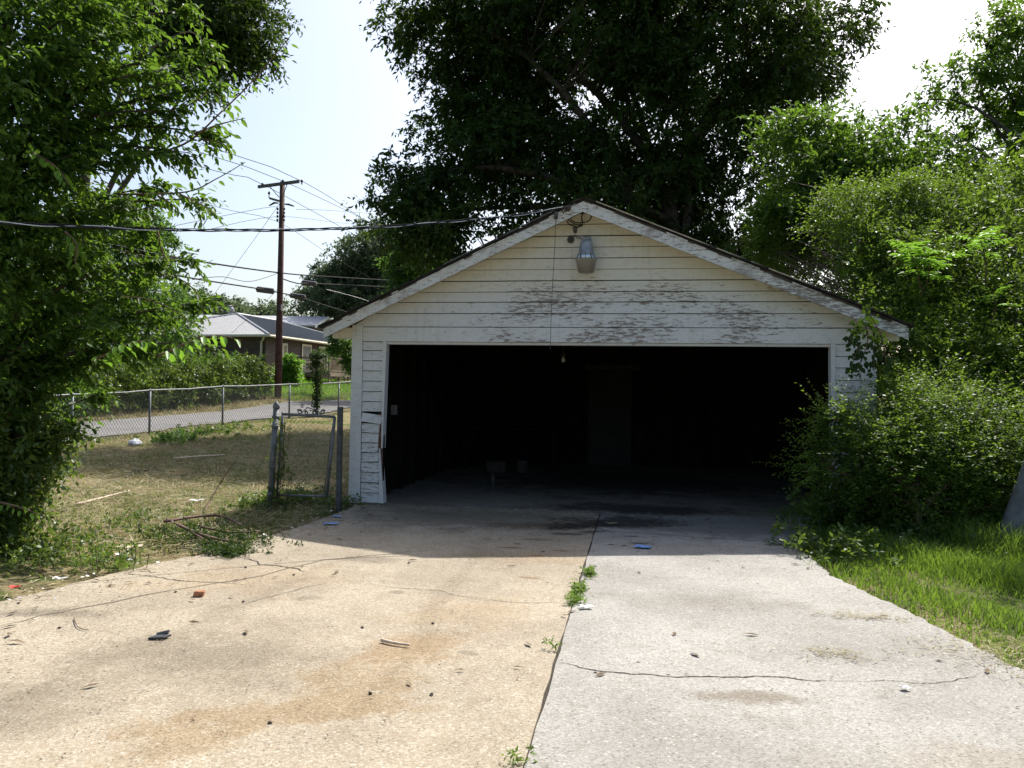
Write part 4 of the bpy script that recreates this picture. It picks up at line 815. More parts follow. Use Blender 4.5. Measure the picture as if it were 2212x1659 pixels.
tree('privet_bush', 'low privet bush spilling in front of the right door jamb', 'shrub', (3.4, -1.4, -0.05), (3.3, -1.4, 0.6),
     [lob(1890, 955, 8.95, 70, 45, 0.4), lob(1980, 940, 9.1, 75, 45, 0.4), lob(1845, 975, 8.9, 70, 30, 0.3), lob(1940, 1035, 8.9, 100, 45, 0.4), lob(2060, 1010, 9.0, 90, 50, 0.5), lob(1810, 905, 8.95, 40, 16, 0.15, 0.03), lob(1800, 1015, 8.95, 55, 30, 0.25), lob(2010, 985, 9.0, 80, 45, 0.4), lob(1960, 880, 9.5, 60, 50, 0.4), lob(2080, 910, 9.5, 80, 50, 0.5), lob(2160, 980, 9.3, 80, 60, 0.5), lob(2130, 1060, 9.0, 80, 40, 0.4), lob(1880, 1090, 9.1, 80, 35, 0.35), lob(1980, 1105, 9.0, 80, 35, 0.35), lob(2080, 1105, 8.9, 80, 35, 0.35)],
     1290, 4, 0.46, 15, 0.042, 0.46, M['thicket'], M['twig'], 5, 0.03, nbr=500, droop=0.12, pin=0.9, shell=0.05, spread=0.7, up_bias=0.25)
# leaning grey trunk at the right edge
lt = empty('leaning_tree', (4.35, -1.45, -0.05), 'smooth grey leaning trunk at the right edge beside the grass', 'tree')
MB().tube([(4.13, -1.5, -0.1), (4.25, -1.48, 0.25), (4.47, -1.42, 0.85), (4.92, -1.25, 2.0), (5.45, -0.9, 3.3), (5.72, -0.7, 3.95), (5.85, -0.6, 4.5)], [0.125, 0.115, 0.11, 0.10, 0.075, 0.045, 0.012], 14).build('trunk', M['bark_grey'], lt, True)
rs = np.random.RandomState(8); Pq, Oq = sample_lobes([((5.75, -0.65, 3.9), (1.1, 1.0, 1.0), 1)], 320, rs, 0.1)
link('crown', leaf_mesh('crown', *foliage(Pq, Oq, rs, 5, 0.4, 8, 0.09), 0.45, M['thicket'], False, rs), lt)
# pinnate shoots standing out of the thicket
def pinnate(name, label, base, tops, mat, n=9, L=0.16, group=None, stem_r=0.012, seed=1, cat='plant', wr=0.34):
    """tree-of-heaven style shoot: stem with long fronds, every frond a part with its leaflets joined"""
    rs_ = np.random.RandomState(seed); o = empty(name, tuple(base), label, cat, group)
    base = Vector(base)
    for tp in tops:
        tp = Vector(tp); MB().tube([base, base.lerp(tp, 0.5)+Vector((0.03, 0, 0.02)), tp], [stem_r, stem_r*0.8, stem_r*0.5], 6).build('stem', M['twig'], o)
        for k in range(n):
            a_ = 2.4*k+rs_.uniform(0, 1); el = rs_.uniform(0.35, 1.15); d_ = np.array([math.cos(a_)*math.cos(el), math.sin(a_)*math.cos(el), math.sin(el)]); fl = L*rs_.uniform(2.6, 4.2); m_ = 9
            tpar = np.linspace(0.15, 1, m_)[:, None]; c_ = np.array(tp)-np.array([0, 0, 0.05*k*0.5])+d_*fl*tpar+np.array([0, 0, -0.45*fl])*tpar**2
            s_ = unit(np.cross(d_, [0, 0, 1.0])[None])[0]; Pp = np.repeat(c_, 2, 0); sg = np.tile([1.0, -1.0], m_)[:, None]
            D_ = s_*sg+d_*0.45+np.array([0, 0, -0.35])+rs_.normal(size=(2*m_, 3))*0.10; Ll = L*np.repeat(1-0.45*np.abs(np.linspace(-0.5, 1, m_)), 2)*rs_.uniform(0.9, 1.1, 2*m_)
            fr_ = link('frond', leaf_mesh('frond', Pp, D_, np.tile([0, 0, 1.0], (2*m_, 1))+rs_.normal(size=(2*m_, 3))*0.15, Ll, wr, mat, True), o)
    return o
pinnate('ailanthus_shoot', 'bright green feathery shoot standing out of the thicket', at(1990, 640, 11.6), [at(1968, 545, 11.4), at(2010, 570, 11.3)], M['sumac'], 9, 0.16, 'bright shoots in the thicket', seed=3)
pinnate('ailanthus_shoot', 'bright green feathery shoot near the right edge of the thicket', at(2130, 620, 11.6), [at(2120, 520, 11.5)], M['sumac'], 9, 0.15, 'bright shoots in the thicket', seed=4)
pinnate('ailanthus_shoot', 'smaller bright shoot low on the right of the thicket', at(2140, 700, 11.2), [at(2150, 640, 11.0)], M['sumac'], 6, 0.11, 'bright shoots in the thicket', seed=5)
# vine over the right eave
vn = empty('eave_vine', (3.2, -0.2, 2.2), 'dark leafy vine hanging from the right eave over the corner board', 'vine')
vs_ = MB(); VP = []
for pts in (((1860, 690, 9.45), (1875, 720, 9.4), (1868, 760, 9.4), (1850, 800, 9.4)), ((1850, 700, 9.45), (1840, 720, 9.42), (1835, 735, 9.42)), ((1880, 690, 9.4), (1890, 740, 9.4), (1886, 800, 9.4)), ((1870, 660, 9.2), (1885, 690, 9.2), (1905, 730, 9.3), (1915, 790, 9.4)), ((1860, 740, 9.4), (1845, 775, 9.38), (1838, 800, 9.38))):
    q = resample([Vector(at(*p)) for p in pts], 14); vs_.tube([tuple(v) for v in q], 0.006, 4); VP.append(q)
vs_.build('stem', M['twig'], vn); VP = np.concatenate(VP); rs = np.random.RandomState(12); VP = np.repeat(VP, 3, 0)+rs.normal(size=(len(VP)*3, 3))*0.035
link('leaves', leaf_mesh('leaves', VP, rs.normal(size=VP.shape)*0.6+np.array([0, -0.1, -0.9]), rs.normal(size=VP.shape)*0.5+np.array([0, -1, 0.3]), 0.07*rs.uniform(0.6, 1.3, len(VP)), 0.75, M['bigtree'], True), vn)

# ------------------------------------------------------------------ the left foreground tree
ltb = (-6.1, -3.6, -0.04)
rs = np.random.RandomState(21)
ltree = empty('foreground_tree', ltb, 'leafy green tree filling the left side of the picture', 'tree')
P1, O1 = sample_lobes([lob(0, 110, 7.4, 170, 190, 0.9), lob(140, 110, 7.9, 90, 130, 0.7), lob(0, 420, 7.4, 140, 160, 0.8), lob(110, 420, 7.9, 60, 80, 0.5), lob(-20, 680, 7.6, 130, 160, 0.7), lob(110, 610, 8.0, 75, 90, 0.5), lob(-110, 950, 7.6, 120, 170, 0.7),
      lob(-90, 300, 7.0, 120, 400, 0.8), lob(80, -80, 8.0, 260, 110, 0.9), lob(0, 860, 7.9, 70, 90, 0.5)], 700, rs, 0.05)
limbs = MB(); trunk_line = [(-130, 1180, 7.5), (-110, 900, 7.6), (-60, 600, 7.7), (-20, 300, 7.7), (20, 0, 7.8), (40, -200, 7.8)]
tl3 = resample([Vector(at(*q)) for q in trunk_line], 40); limbs.tube([tuple(v) for v in tl3], list(np.linspace(0.14, 0.04, 40)), 9)
P2, O2 = [], []; er = random.Random(9)
for (ex, ey, ed) in ((330, -30, 8.2), (420, 20, 8.3), (300, 60, 7.6), (450, 110, 8.1), (360, 150, 7.5), (260, 150, 8.4), (470, 190, 8.0), (380, 240, 7.7), (300, 260, 8.3), (470, 290, 7.9), (410, 330, 7.6), (280, 340, 7.5), (350, 400, 8.1), (440, 430, 7.9), (260, 440, 7.5), (310, 500, 8.4), (230, 540, 7.8), (410, 560, 8.3), (330, 590, 8.6),
                     (440, 650, 8.5), (260, 640, 8.2), (370, 690, 8.6), (210, 700, 7.7), (300, 760, 8.0), (430, 740, 8.2), (170, 790, 7.9), (220, 850, 8.3), (150, 910, 8.0), (190, 120, 7.3), (170, 330, 7.3), (150, 250, 7.3), (230, 20, 7.4)):
    e_ = Vector(at(ex, ey, ed)); si = int(np.clip(38*(1180-(ey+er.uniform(60, 260)))/1380, 4, 36)); s0 = Vector(tl3[si]); md = s0.lerp(e_, 0.5)+Vector((er.uniform(-.1, .1), er.uniform(-.1, .1), 0.12*(e_-s0).length))
    q = resample([s0, md, e_], 22); L_ = (e_-s0).length; limbs.tube([tuple(v) for v in q], list(np.linspace(0.022+0.006*L_, 0.003, 22)), 5)
    m_ = int(15*L_); tt = np.array([er.uniform(0.28, 1.0) for _ in range(m_)]); ii = np.clip((tt*21).astype(int), 0, 20); P2.append(q[ii]+(q[ii+1]-q[ii])*rs.uniform(0, 1, (m_, 1))); O2.append(unit(q[ii+1]-q[ii]))
P2 = np.concatenate(P2); O2 = np.concatenate(O2)
limbs.build('trunk', M['bark'], ltree, True)
A1 = foliage(P1, O1, rs, 5, 0.42, 9, 0.074, droop=0.3, pin=0.6, up_bias=0.05); A2 = foliage(P2, O2, rs, 3, 0.24, 8, 0.078, droop=0.35, pin=0.75, spread=0.55, up_bias=0.0)
link('crown', leaf_mesh('crown', *[np.concatenate(z_) for z_ in zip(A1, A2)], 0.45, M['lefttree'], True, rs), ltree)
# its outreaching branches: every leaf of these is a part of its own
lfv = np.array([[0, 0, 0], [0.28, 0.21, 0.03], [0.66, 0.17, 0.0], [1, 0, -0.12], [0.66, -0.17, 0.0], [0.28, -0.21, 0.03]])
leaf_me = np_mesh('leaf', lfv, np.array([[0, 3, 2, 1], [0, 5, 4, 3]]), M['lefttree']); leaf_me2 = np_mesh('leaf', lfv, np.array([[0, 3, 2, 1], [0, 5, 4, 3]]), M['sumac'])
lr = random.Random(5)
def leafy_branch(pts, n, size, mesh, parent, base, r0=0.012, side=0.08, hang=0.8):
    q = resample([Vector(at(*p)) for p in pts], 30); br_ = MB().tube([tuple(v) for v in q], list(np.linspace(r0, 0.003, 30)), 5).build('branch', M['twig'], parent, True)
    for k in range(n):
        f = 0.12+0.88*(k+lr.uniform(0, 0.6))/n; i = min(int(f*29), 28); p = Vector(q[i]); d_ = (Vector(q[i+1])-p).normalized(); s_ = d_.cross(Vector((0, 0, 1))).normalized()*(1 if k % 2 else -1)
        D_ = (d_*0.5+s_*0.75+Vector((0, 0, -hang))*lr.uniform(0.5, 1.2)+Vector((lr.gauss(0, .25), lr.gauss(0, .25), lr.gauss(0, .15)))).normalized()
        N_ = (Vector((0, 0, 1))+s_*0.3+Vector((lr.gauss(0, .3), lr.gauss(0, .3), 0))); N_ = (N_-D_*N_.dot(D_)).normalized(); S_ = N_.cross(D_); L_ = size*lr.uniform(0.65, 1.2)*(1-0.3*f)
        o = bpy.data.objects.new('leaf', mesh); COL.objects.link(o); o.parent = br_; p = p+s_*lr.uniform(0, side)
        m_ = Matrix(((D_.x, S_.x, N_.x, p.x), (D_.y, S_.y, N_.y, p.y), (D_.z, S_.z, N_.z, p.z), (0, 0, 0, 1))) @ Matrix.Diagonal((L_, L_, L_, 1)); o.matrix_basis = m_
    return br_
for pts, n, sz in ((((300, 340, 7.9), (400, 310, 7.8), (480, 240, 7.7), (550, 170, 7.6), (634, 70, 7.5)), 40, 0.115), (((420, 290, 7.8), (470, 270, 7.7), (530, 255, 7.7)), 16, 0.11), (((430, 300, 7.8), (480, 310, 7.7), (500, 335, 7.7)), 16, 0.11),
                   (((260, 420, 7.8), (400, 415, 7.7), (470, 385, 7.6), (530, 350, 7.6)), 24, 0.115), (((380, 416, 7.7), (430, 440, 7.7), (466, 464, 7.7)), 18, 0.11), (((330, 417, 7.7), (370, 440, 7.7), (390, 462, 7.7)), 14, 0.10),
                   (((280, 200, 8.0), (400, 170, 7.9), (470, 130, 7.9)), 22, 0.12), (((300, 250, 7.9), (400, 230, 7.8), (450, 200, 7.8), (480, 215, 7.8)), 22, 0.12), (((340, 500, 8), (350, 540, 8), (366, 570, 8)), 12, 0.09), (((250, 540, 8.2), (360, 560, 8.2), (410, 545, 8.2)), 20, 0.11),
                   (((280, 590, 8.3), (380, 600, 8.3), (430, 640, 8.3), (440, 690, 8.3)), 24, 0.11), (((300, 120, 8), (400, 70, 8), (440, 90, 8)), 20, 0.12), (((240, 330, 7.8), (330, 330, 7.8), (400, 350, 7.8), (440, 330, 7.8)), 26, 0.11), (((240, 180, 7.9), (330, 230, 7.9), (400, 270, 7.8)), 24, 0.11), (((200, 460, 7.8), (290, 455, 7.8), (350, 440, 7.8)), 20, 0.10), (((230, 640, 8.2), (330, 650, 8.2), (420, 700, 8.2)), 22, 0.11)):
    leafy_branch(pts, n, sz, leaf_me, ltree, ltb)
for pts, n, sz in ((((200, 780, 7.6), (280, 742, 7.5), (330, 735, 7.5)), 20, 0.15), (((340, 770, 7.8), (420, 735, 7.8), (470, 725, 7.8), (520, 735, 7.8)), 16, 0.15), (((140, 500, 7.2), (165, 530, 7.2), (160, 580, 7.2)), 14, 0.13), (((70, 330, 7), (120, 360, 7), (150, 400, 7)), 14, 0.12), (((0, 1085, 6.9), (40, 1095, 6.9), (85, 1112, 6.9)), 12, 0.08)):
    leafy_branch(pts, n, sz, leaf_me2, ltree, ltb, hang=1.0)
tree('vine_curtain', 'dark tangle of vines and weeds under the left tree by the driveway', 'shrub', (-5.9, -3.5, -0.04), (-5.8, -3.4, 0.9),
     [lob(0, 960, 7.6, 90, 130, 0.5), lob(-90, 1120, 7.3, 120, 110, 0.5), lob(20, 1110, 7.6, 60, 80, 0.4), lob(60, 990, 8.0, 60, 50, 0.4), lob(-30, 820, 7.8, 110, 120, 0.5), lob(60, 1180, 7.6, 80, 35, 0.3), lob(130, 930, 8.0, 40, 20, 0.3, 0.02)],
     640, 5, 0.26, 8, 0.06, 0.55, M['weed'], M['twig'], 22, 0.03, nbr=200, droop=0.3, pin=0.4, shell=0.1)

# ------------------------------------------------------------------ trees and shrubs across the lane
G_B = 'trees beyond the lane'
tree('background_tree', 'dark tree crown high at the top left behind the foreground leaves', 'tree', (-20, 17, 0.9), (-19.5, 17, 12),
     [lob(490, 40, 31, 90, 95, 2), lob(400, 30, 31, 100, 100, 2.2), lob(540, 80, 31, 45, 50, 0.9), lob(440, 130, 31, 60, 50, 1.2), lob(450, -120, 31, 150, 110, 2.6), lob(250, -20, 32, 150, 150, 3)],
     1150, 5, 0.7, 8, 0.22, 0.4, M['bigtree'], M['bark'], 31, 0.3, G_B, nbr=300, droop=0.4, pin=0.5, shell=0.3, sub=(110, 1.0))
tree('background_tree', 'bushy green tree behind the hedge at the left of the brick house', 'tree', (-24, 27, 2.0), (-24, 27, 6),
     [lob(290, 630, 38, 100, 100, 2.2), lob(220, 560, 38, 110, 130, 2.6), lob(250, 720, 37, 170, 90, 2.4), lob(90, 640, 37, 150, 200, 3), lob(300, 530, 38, 50, 50, 1.0)],
     1500, 5, 0.6, 8, 0.19, 0.42, M['bgbush'], M['bark'], 32, 0.25, G_B, nbr=300, droop=0.25, pin=0.4, shell=0.35, sub=(120, 0.9))
tree('background_tree', 'broad rounded grey green tree right of the utility pole', 'tree', (-25, 70, 2.0), (-24.5, 70, 9),
     [lob(820, 560, 85, 85, 60, 4), lob(750, 600, 85, 65, 50, 3), lob(860, 600, 85, 70, 60, 3.5), lob(850, 510, 85, 55, 30, 2.5), lob(700, 650, 84, 55, 35, 2.5), lob(800, 660, 84, 90, 50, 3.5), lob(640, 672, 86, 30, 14, 1.4)],
     1700, 5, 0.9, 8, 0.36, 0.42, M['fartree'], M['bark'], 33, 0.4, G_B, nbr=400, droop=0.2, pin=0.3, shell=0.4, sub=(120, 1.6))
tree('background_tree', 'lighter green tree close behind the left garage eave', 'tree', (-8, 30, 0.8), (-8.2, 30, 6),
     [lob(880, 570, 42, 45, 40, 1.2), lob(920, 560, 42, 55, 50, 1.4), lob(960, 620, 42, 80, 60, 1.8), lob(890, 640, 42, 55, 40, 1.2)],
     700, 5, 0.55, 8, 0.20, 0.42, M['bgbush'], M['bark'], 34, 0.2, G_B, nbr=200, droop=0.25, pin=0.4, shell=0.3)
for i, (px, py, d, r, lab) in enumerate(((520, 650, 130, 90, 'hazy far tree behind the roofs left of the pole'), (380, 640, 120, 130, 'hazy far tree low on the left horizon'), (690, 690, 120, 70, 'hazy far tree low behind the garage eave'), (1000, 640, 110, 160, 'far tree hidden behind the garage roof'), (150, 640, 110, 160, 'far tree behind the left foliage'))):
    c_ = at(px, py+30, d); g_ = float(H(c_[0], c_[1]))
    tree('background_tree', lab, 'tree', (c_[0], c_[1], g_), (c_[0], c_[1], g_+3), [lob(px, py+40, d, r, r*0.45, r*d/1790*0.6), lob(px+r*0.6, py+50, d, r*0.6, r*0.35), lob(px-r*0.6, py+50, d, r*0.6, r*0.35)], 420, 5, 1.2, 8, 0.55, 0.45, M['fartree'], M['bark'], 40+i, 0.3, G_B, nbr=60, shell=0.3)
# hedge on the far verge
def hedge_row(name, label, x0, y0, x1, y1, h, depth, n, leaf, mat, seed, cat='hedge', base_h=0.05):
    rs_ = np.random.RandomState(seed); o = empty(name, (x0, y0, float(H(x0, y0))), label, cat); f = rs_.uniform(0, 1, n)
    x = x0+(x1-x0)*f+rs_.uniform(-depth, depth, n); y = y0+(y1-y0)*f+rs_.uniform(-depth, depth, n)*0.4; hh = h*(0.85+0.18*np.sin(f*37)+0.12*np.sin(f*83+1)); z = H(x, y)+base_h+rs_.uniform(0, 1, n)**0.7*hh
    Pp = np.stack([x, y, z], -1); O_ = unit(rs_.normal(size=(n, 3))+np.array([0.4, -0.4, 0.3]))
    link('foliage', leaf_mesh('foliage', *foliage(Pp, O_, rs_, 5, 0.3, 7, leaf), 0.5, mat, False, rs_), o)
    mb = MB()
    for k in range(14):
        f_ = k/13; xx, yy = x0+(x1-x0)*f_, y0+(y1-y0)*f_; zz = float(H(xx, yy)); mb.tube([(xx, yy, zz-0.1), (xx+0.1, yy, zz+h*0.5), (xx-0.05, yy+0.1, zz+h*0.9)], [0.04, 0.03, 0.01], 5)
    mb.build('stem', M['twig'], o); return o
hedge_row('vine_hedge', 'clipped dark hedge on the far side of the lane left of the pole', -17.6, 13.5, -16.55, 25.6, 1.75, 0.55, 1500, 0.10, M['weed'], 51)
hedge_row('vine_hedge', 'rough bright shrubbery rising behind the hedge', -19.6, 15, -18.6, 27.5, 1.5, 0.7, 900, 0.13, M['bgbush'], 52)
hedge_row('vine_hedge', 'loose shrubs on the far verge behind the left tree', -18.0, 1.0, -17.3, 13.2, 2.7, 0.8, 1300, 0.13, M['bgbush'], 53)
tree('porch_bush', 'bright bush growing beside the porch behind the pole', 'shrub', (-18.9, 34.0, 1.6), (-18.9, 34.0, 2.4), [lob(630, 787, 46, 15, 18, 0.5), lob(618, 808, 46, 20, 15, 0.5), lob(638, 812, 46, 12, 12, 0.4)], 160, 5, 0.35, 8, 0.16, 0.4, M['sumac'], M['twig'], 54, 0.04, nbr=40)
tree('porch_tree', 'small brownish tree half hidden by the left corner of the garage', 'tree', (-13.4, 31.0, 1.0), (-13.5, 31.0, 3.6), [lob(738, 738, 43, 20, 18, 0.6), lob(712, 757, 43, 26, 8, 0.6), lob(757, 780, 43, 12, 30, 0.5), lob(725, 712, 43, 12, 12, 0.4)], 120, 5, 0.35, 8, 0.14, 0.5, M['bgbush'], M['bark'], 55, 0.07, nbr=60)
# vine-wrapped clothes post by the fence
vp = empty('vine_post', (-11.04, 18.2, 0.5), 'dark post smothered in vine behind the gate', 'post')
MB().tube([(-11.04, 18.2, 0.35), (-11.05, 18.2, 2.9)], 0.05, 8).tube([(-11.35, 18.15, 2.75), (-10.7, 18.25, 2.72)], 0.04, 6).build('pipe', M['galvdark'], vp)
rs = np.random.RandomState(56); n = 360; zz = rs.uniform(0, 1, n)**0.6*2.2+0.7; wr_ = np.where(zz > 2.2, 0.16, 0.07); Pp = np.stack([-11.04+rs.normal(size=n)*wr_, 18.2+rs.normal(size=n)*wr_, zz], -1)
link('vine', leaf_mesh('vine', *foliage(Pp, unit(rs.normal(size=(n, 3))), rs, 2, 0.10, 4, 0.08), 0.6, M['bigtree'], False, rs), vp)

# ------------------------------------------------------------------ grass, straw and weeds
def inside(poly, x, y):
    r = np.zeros(len(x), bool); n = len(poly); j = n-1
    for i in range(n):
        xi, yi = poly[i]; xj, yj = poly[j]; c = ((yi > y) != (yj > y)) & (x < (xj-xi)*(y-yi)/(yj-yi+1e-12)+xi); r ^= c; j = i
    return r
def blades(name, x, y, h, w, lean, mat, label, rs_, seg=2):
    n = len(x); z = H(x, y)-0.01; P = np.stack([x, y, z], -1); a = rs_.uniform(0, 2*math.pi, n); S = np.stack([np.cos(a), np.sin(a), 0*a], -1); a2 = rs_.uniform(0, 2*math.pi, n); Ld = np.stack([np.cos(a2), np.sin(a2), 0*a2], -1)*(lean*rs_.uniform(0.2, 1.3, n))[:, None]
    U = np.array([0, 0, 1.0]); h_ = h[:, None]; w_ = w[:, None]
    v = np.stack([P-S*w_/2, P+S*w_/2, P+(U*0.6+Ld*0.35)*h_+S*w_*0.35, P+(U*0.6+Ld*0.35)*h_-S*w_*0.35, P+(U*0.95+Ld)*h_], 1).reshape(-1, 3)
    b = (np.arange(n)*5)[:, None]; me = bpy.data.meshes.new(name); Fq = np.concatenate([b+np.array([[0, 1, 2]]), b+np.array([[0, 2, 3]]), b+np.array([[3, 2, 4]])], 1).reshape(-1, 3)
    return tag(link(name, np_mesh(name, v, Fq, mat)), label, kind='stuff')
def scatter(n, x0, x1, y0, y1, rs_): return rs_.uniform(x0, x1, n), rs_.uniform(y0, y1, n)
rs = np.random.RandomState(60)
x, y = scatter(90000, 1.6, 7.0, -8.0, 0.6, rs); k = ~inside(right_poly, x+0.10*rs.normal(size=len(x))+0.06, y) & (x > 1.75); x, y = x[k], y[k]
dens = rs.uniform(0, 1, len(x)) < np.clip(0.35+(x-2.0)*0.9, 0.2, 1.0); x, y = x[dens], y[dens]
hh = (0.05+0.16*sm(-4.5, -1.0, y)+0.05*np.sin(x*5+y*3))*rs.uniform(0.5, 1.3, len(x))*np.clip(0.5+(x-2)*0.5, 0.5, 1.4)
blades('grass', x, y, np.maximum(hh, 0.03), 0.006+0.006*rs.uniform(0, 1, len(x)), 0.7, M['grass'], 'fresh green grass on the right of the driveway', rs)
# lawn on the left: lying straw and sparse green
def straw(n, x0, x1, y0, y1, L, w, mat, label, name, rs_, mask=None):
    x, y = scatter(n, x0, x1, y0, y1, rs_); k = ~inside(left_poly, x, y) & (x < near_edge(y)*0-3.35) | ((y > 0.2) & (x < -3.4)); x, y = x[k], y[k]
    k = x > near_edge(y)+0.1
    if mask is not None: k &= mask(x, y)
    x, y = x[k], y[k]; n = len(x); P = np.stack([x, y, H(x, y)+0.02+rs_.uniform(0, 0.035, n)], -1); a = rs_.uniform(0, 2*math.pi, n)
    return tag(link(name, leaf_mesh(name, P, np.stack([np.cos(a), np.sin(a), rs_.normal(size=n)*0.22], -1), rs_.normal(size=(n, 3))*0.4+np.array([0, 0, 1.0]), L*rs_.uniform(0.4, 1.5, n), w, mat)), label, kind='stuff')
straw(90000, -13, -3.3, -3.5, 14, 0.15, 0.055, M['drygrass'], 'dry cut straw lying over the lawn', 'straw', rs)
patch = lambda x, y: (np.sin(x*1.1+2*np.sin(y*0.6))+np.sin(y*0.9-x*0.4+1)+rs.normal(size=len(x))*0.9) > 0.15
x, y = scatter(90000, -13, -3.3, -3.5, 16, rs); k = (~inside(left_poly, x, y)) & (x > near_edge(y)+0.1) & ((y > 0.2) | (x < -3.35)); x, y = x[k], y[k]
near_dr = (y < 0.3) | (rs.uniform(size=len(x)) < 0.03); k = patch(x, y) & (rs.uniform(size=len(x)) < 0.5) | near_dr & (rs.uniform(size=len(x)) < 0.22); x, y = x[k], y[k]
blades('lawn_grass', x, y, 0.10*rs.uniform(0.3, 1.4, len(x)), 0.008+0.005*rs.uniform(0, 1, len(x)), 0.9, M['weed'], 'patchy green lawn grass left of the garage', rs)
x, y = scatter(26000, -20, -13, 2, 40, rs); w_ = far_edge(y)-x; k = (w_ > 0.05) & (w_ < 1.3+0.5*np.sin(y)); x, y = x[k], y[k]
blades('verge_grass', x, y, 0.22*rs.uniform(0.4, 1.3, len(x)), 0.02+0*x, 0.9, M['drygrass'], 'tawny dry grass along the far edge of the lane', rs)
x, y = scatter(30000, -22, -11, 25.5, 46, rs); w_ = far_edge(y)-x; k = (w_ > 0.2) & (w_ < 9); x, y = x[k], y[k]
blades('verge_grass', x, y, 0.20*rs.uniform(0.4, 1.3, len(x)), 0.03+0*x, 0.7, M['sumac'], 'bright green lawn in front of the brick house', rs)
# weeds and seedlings along the edges
def weed_patch(name, label, pts, n, leaf, spread, hgt, mat, seed, cat='weed', wr=0.5, group=None):
    rs_ = np.random.RandomState(seed); c = np.array(pts, float); i = rs_.randint(0, len(c), n); xy = c[i, :2]+rs_.normal(size=(n, 2))*spread; z = np.maximum(H(xy[:, 0], xy[:, 1]), 0.0)+rs_.uniform(0.0, 1, n)**1.6*hgt
    o = empty(name, (c[0][0], c[0][1], 0.0), label, cat, group); Pp = np.stack([xy[:, 0], xy[:, 1], z], -1)
    link('foliage', leaf_mesh('foliage', *foliage(Pp, unit(rs_.normal(size=(n, 3))*0.7+np.array([0, 0, 0.8])), rs_, 3, 0.10, 5, leaf), wr, mat, False, rs_), o); mb = MB()
    for k in range(min(n, 40)): p_ = Pp[k]; mb.tube([(p_[0]*0.9+xy[0, 0]*0.1, p_[1], max(0, p_[2]-0.25)), tuple(p_)], 0.004, 3, False)
    tag(mb.build('stem', M['twig'], o), kind='stuff'); return o
weed_patch('weed_clump', 'low green weeds at the foot of the left tree beside the concrete', G((120, 1215), (60, 1230), (170, 1200), (230, 1215)), 80, 0.04, 0.14, 0.14, M['weed'], 61)
weed_patch('weed_clump', 'yellow green feathery weed at the left driveway edge', G((250, 1215), (200, 1225), (280, 1225)), 50, 0.045, 0.10, 0.14, M['grass'], 62, wr=0.2)
weed_patch('weed_clump', 'dark leafy weeds between the lawn and the left driveway edge', G((250, 1130), (330, 1120), (300, 1150), (200, 1150), (180, 1170)), 90, 0.04, 0.28, 0.08, M['weed'], 63)
weed_patch('weed_clump', 'weedy growth round the foot of the gate', G((600, 1085), (680, 1085), (730, 1090), (560, 1095), (640, 1075)), 170, 0.05, 0.16, 0.12, M['weed'], 64)
weed_patch('weed_clump', 'weeds at the foot of the thicket beside the right driveway', G((1760, 1190), (1830, 1200), (1900, 1180), (1980, 1180), (2060, 1180), (2140, 1190)), 170, 0.06, 0.24, 0.22, M['weed'], 65)
weed_patch('weed_clump', 'tall dark weeds under the privet by the right jamb', G((1800, 1150), (1860, 1140), (1930, 1130), (2010, 1140), (2100, 1140)), 500, 0.07, 0.22, 0.55, M['weed'], 66)
weed_patch('weed_clump', 'green seedlings in the lawn near the fence', [at(385, 958, 20.5), at(360, 960, 20.2), at(410, 955, 21)], 120, 0.09, 0.35, 0.25, M['bgbush'], 67)
weed_patch('weed_clump', 'dark vine heap at the fence beside the lane', [at(470, 930, 23), at(440, 935, 22.5), at(500, 925, 24)], 110, 0.08, 0.45, 0.22, M['weed'], 68)
weed_patch('weed_clump', 'vine climbing the gate post and hinge', [(-4.10, -0.52), (-4.02, -0.51)], 46, 0.045, 0.05, 1.15, M['weed'], 69)
for px, py, n_, lab in ((1275, 1243, 34, 'upper green tuft growing in the driveway joint'), (1252, 1280, 44, 'largest green tuft growing in the driveway joint'), (1244, 1303, 24, 'small green tuft just below the largest one in the joint'), (1197, 1404, 4, 'tiny green sprig in the driveway joint'), (1120, 1654, 6, 'green tuft in the joint at the bottom of the picture')):
    c_ = gz(px, py); rs_ = np.random.RandomState(px); o = empty('joint_weed', (c_[0], c_[1], 0), lab, 'weed', 'weeds in the driveway joint'); Pp = np.stack([c_[0]+rs_.normal(size=n_)*0.028, c_[1]+rs_.normal(size=n_)*0.085*min(1, n_/40), rs_.uniform(0.0, 0.05, n_)], -1)
    link('foliage', leaf_mesh('foliage', *foliage(Pp, unit(rs_.normal(size=(n_, 3))*0.6+np.array([0, 0, 1])), rs_, 3, 0.045, 4, 0.028), 0.35, M['grass'], False, rs_), o)

# ------------------------------------------------------------------ litter, sticks and cut branches
def stick(pts, r, mat, label, name='stick', cat='stick', group=None, z=None):
    q = [Vector(gz(*p)) if len(p) == 2 else Vector(p) for p in pts]; zz = lambda v: max(float(H(v.x, v.y))+0.02, 0.006 if v.y < -0.1 and v.x > -4.3 else -1)
    for v in q: v.z = max(v.z, zz(v))+r*0.9
    q = resample(q, 10); return tag(MB().tube([tuple(v) for v in q], list(np.linspace(r, r*0.55, 10)), 6).build(name, M[mat], None, True), label, cat, group)
stick([(824, 1388), (850, 1394), (885, 1399)], 0.011, 'blond', 'pale pink peeled stick on the tan concrete')
stick([(160, 1338), (166, 1355), (178, 1362), (192, 1364)], 0.004, 'twig', 'thin hooked twig on the tan concrete at the left')
stick([(285, 1020, ), (340, 1019), (385, 1022)], 0.02, 'twig', 'dark straight branch lying in the middle of the lawn')
stick([tuple(at(375, 993, 16.5)), tuple(at(430, 988, 17)), tuple(at(485, 985, 17.5))], 0.025, 'blond', 'pale straight branch lying on the far lawn')
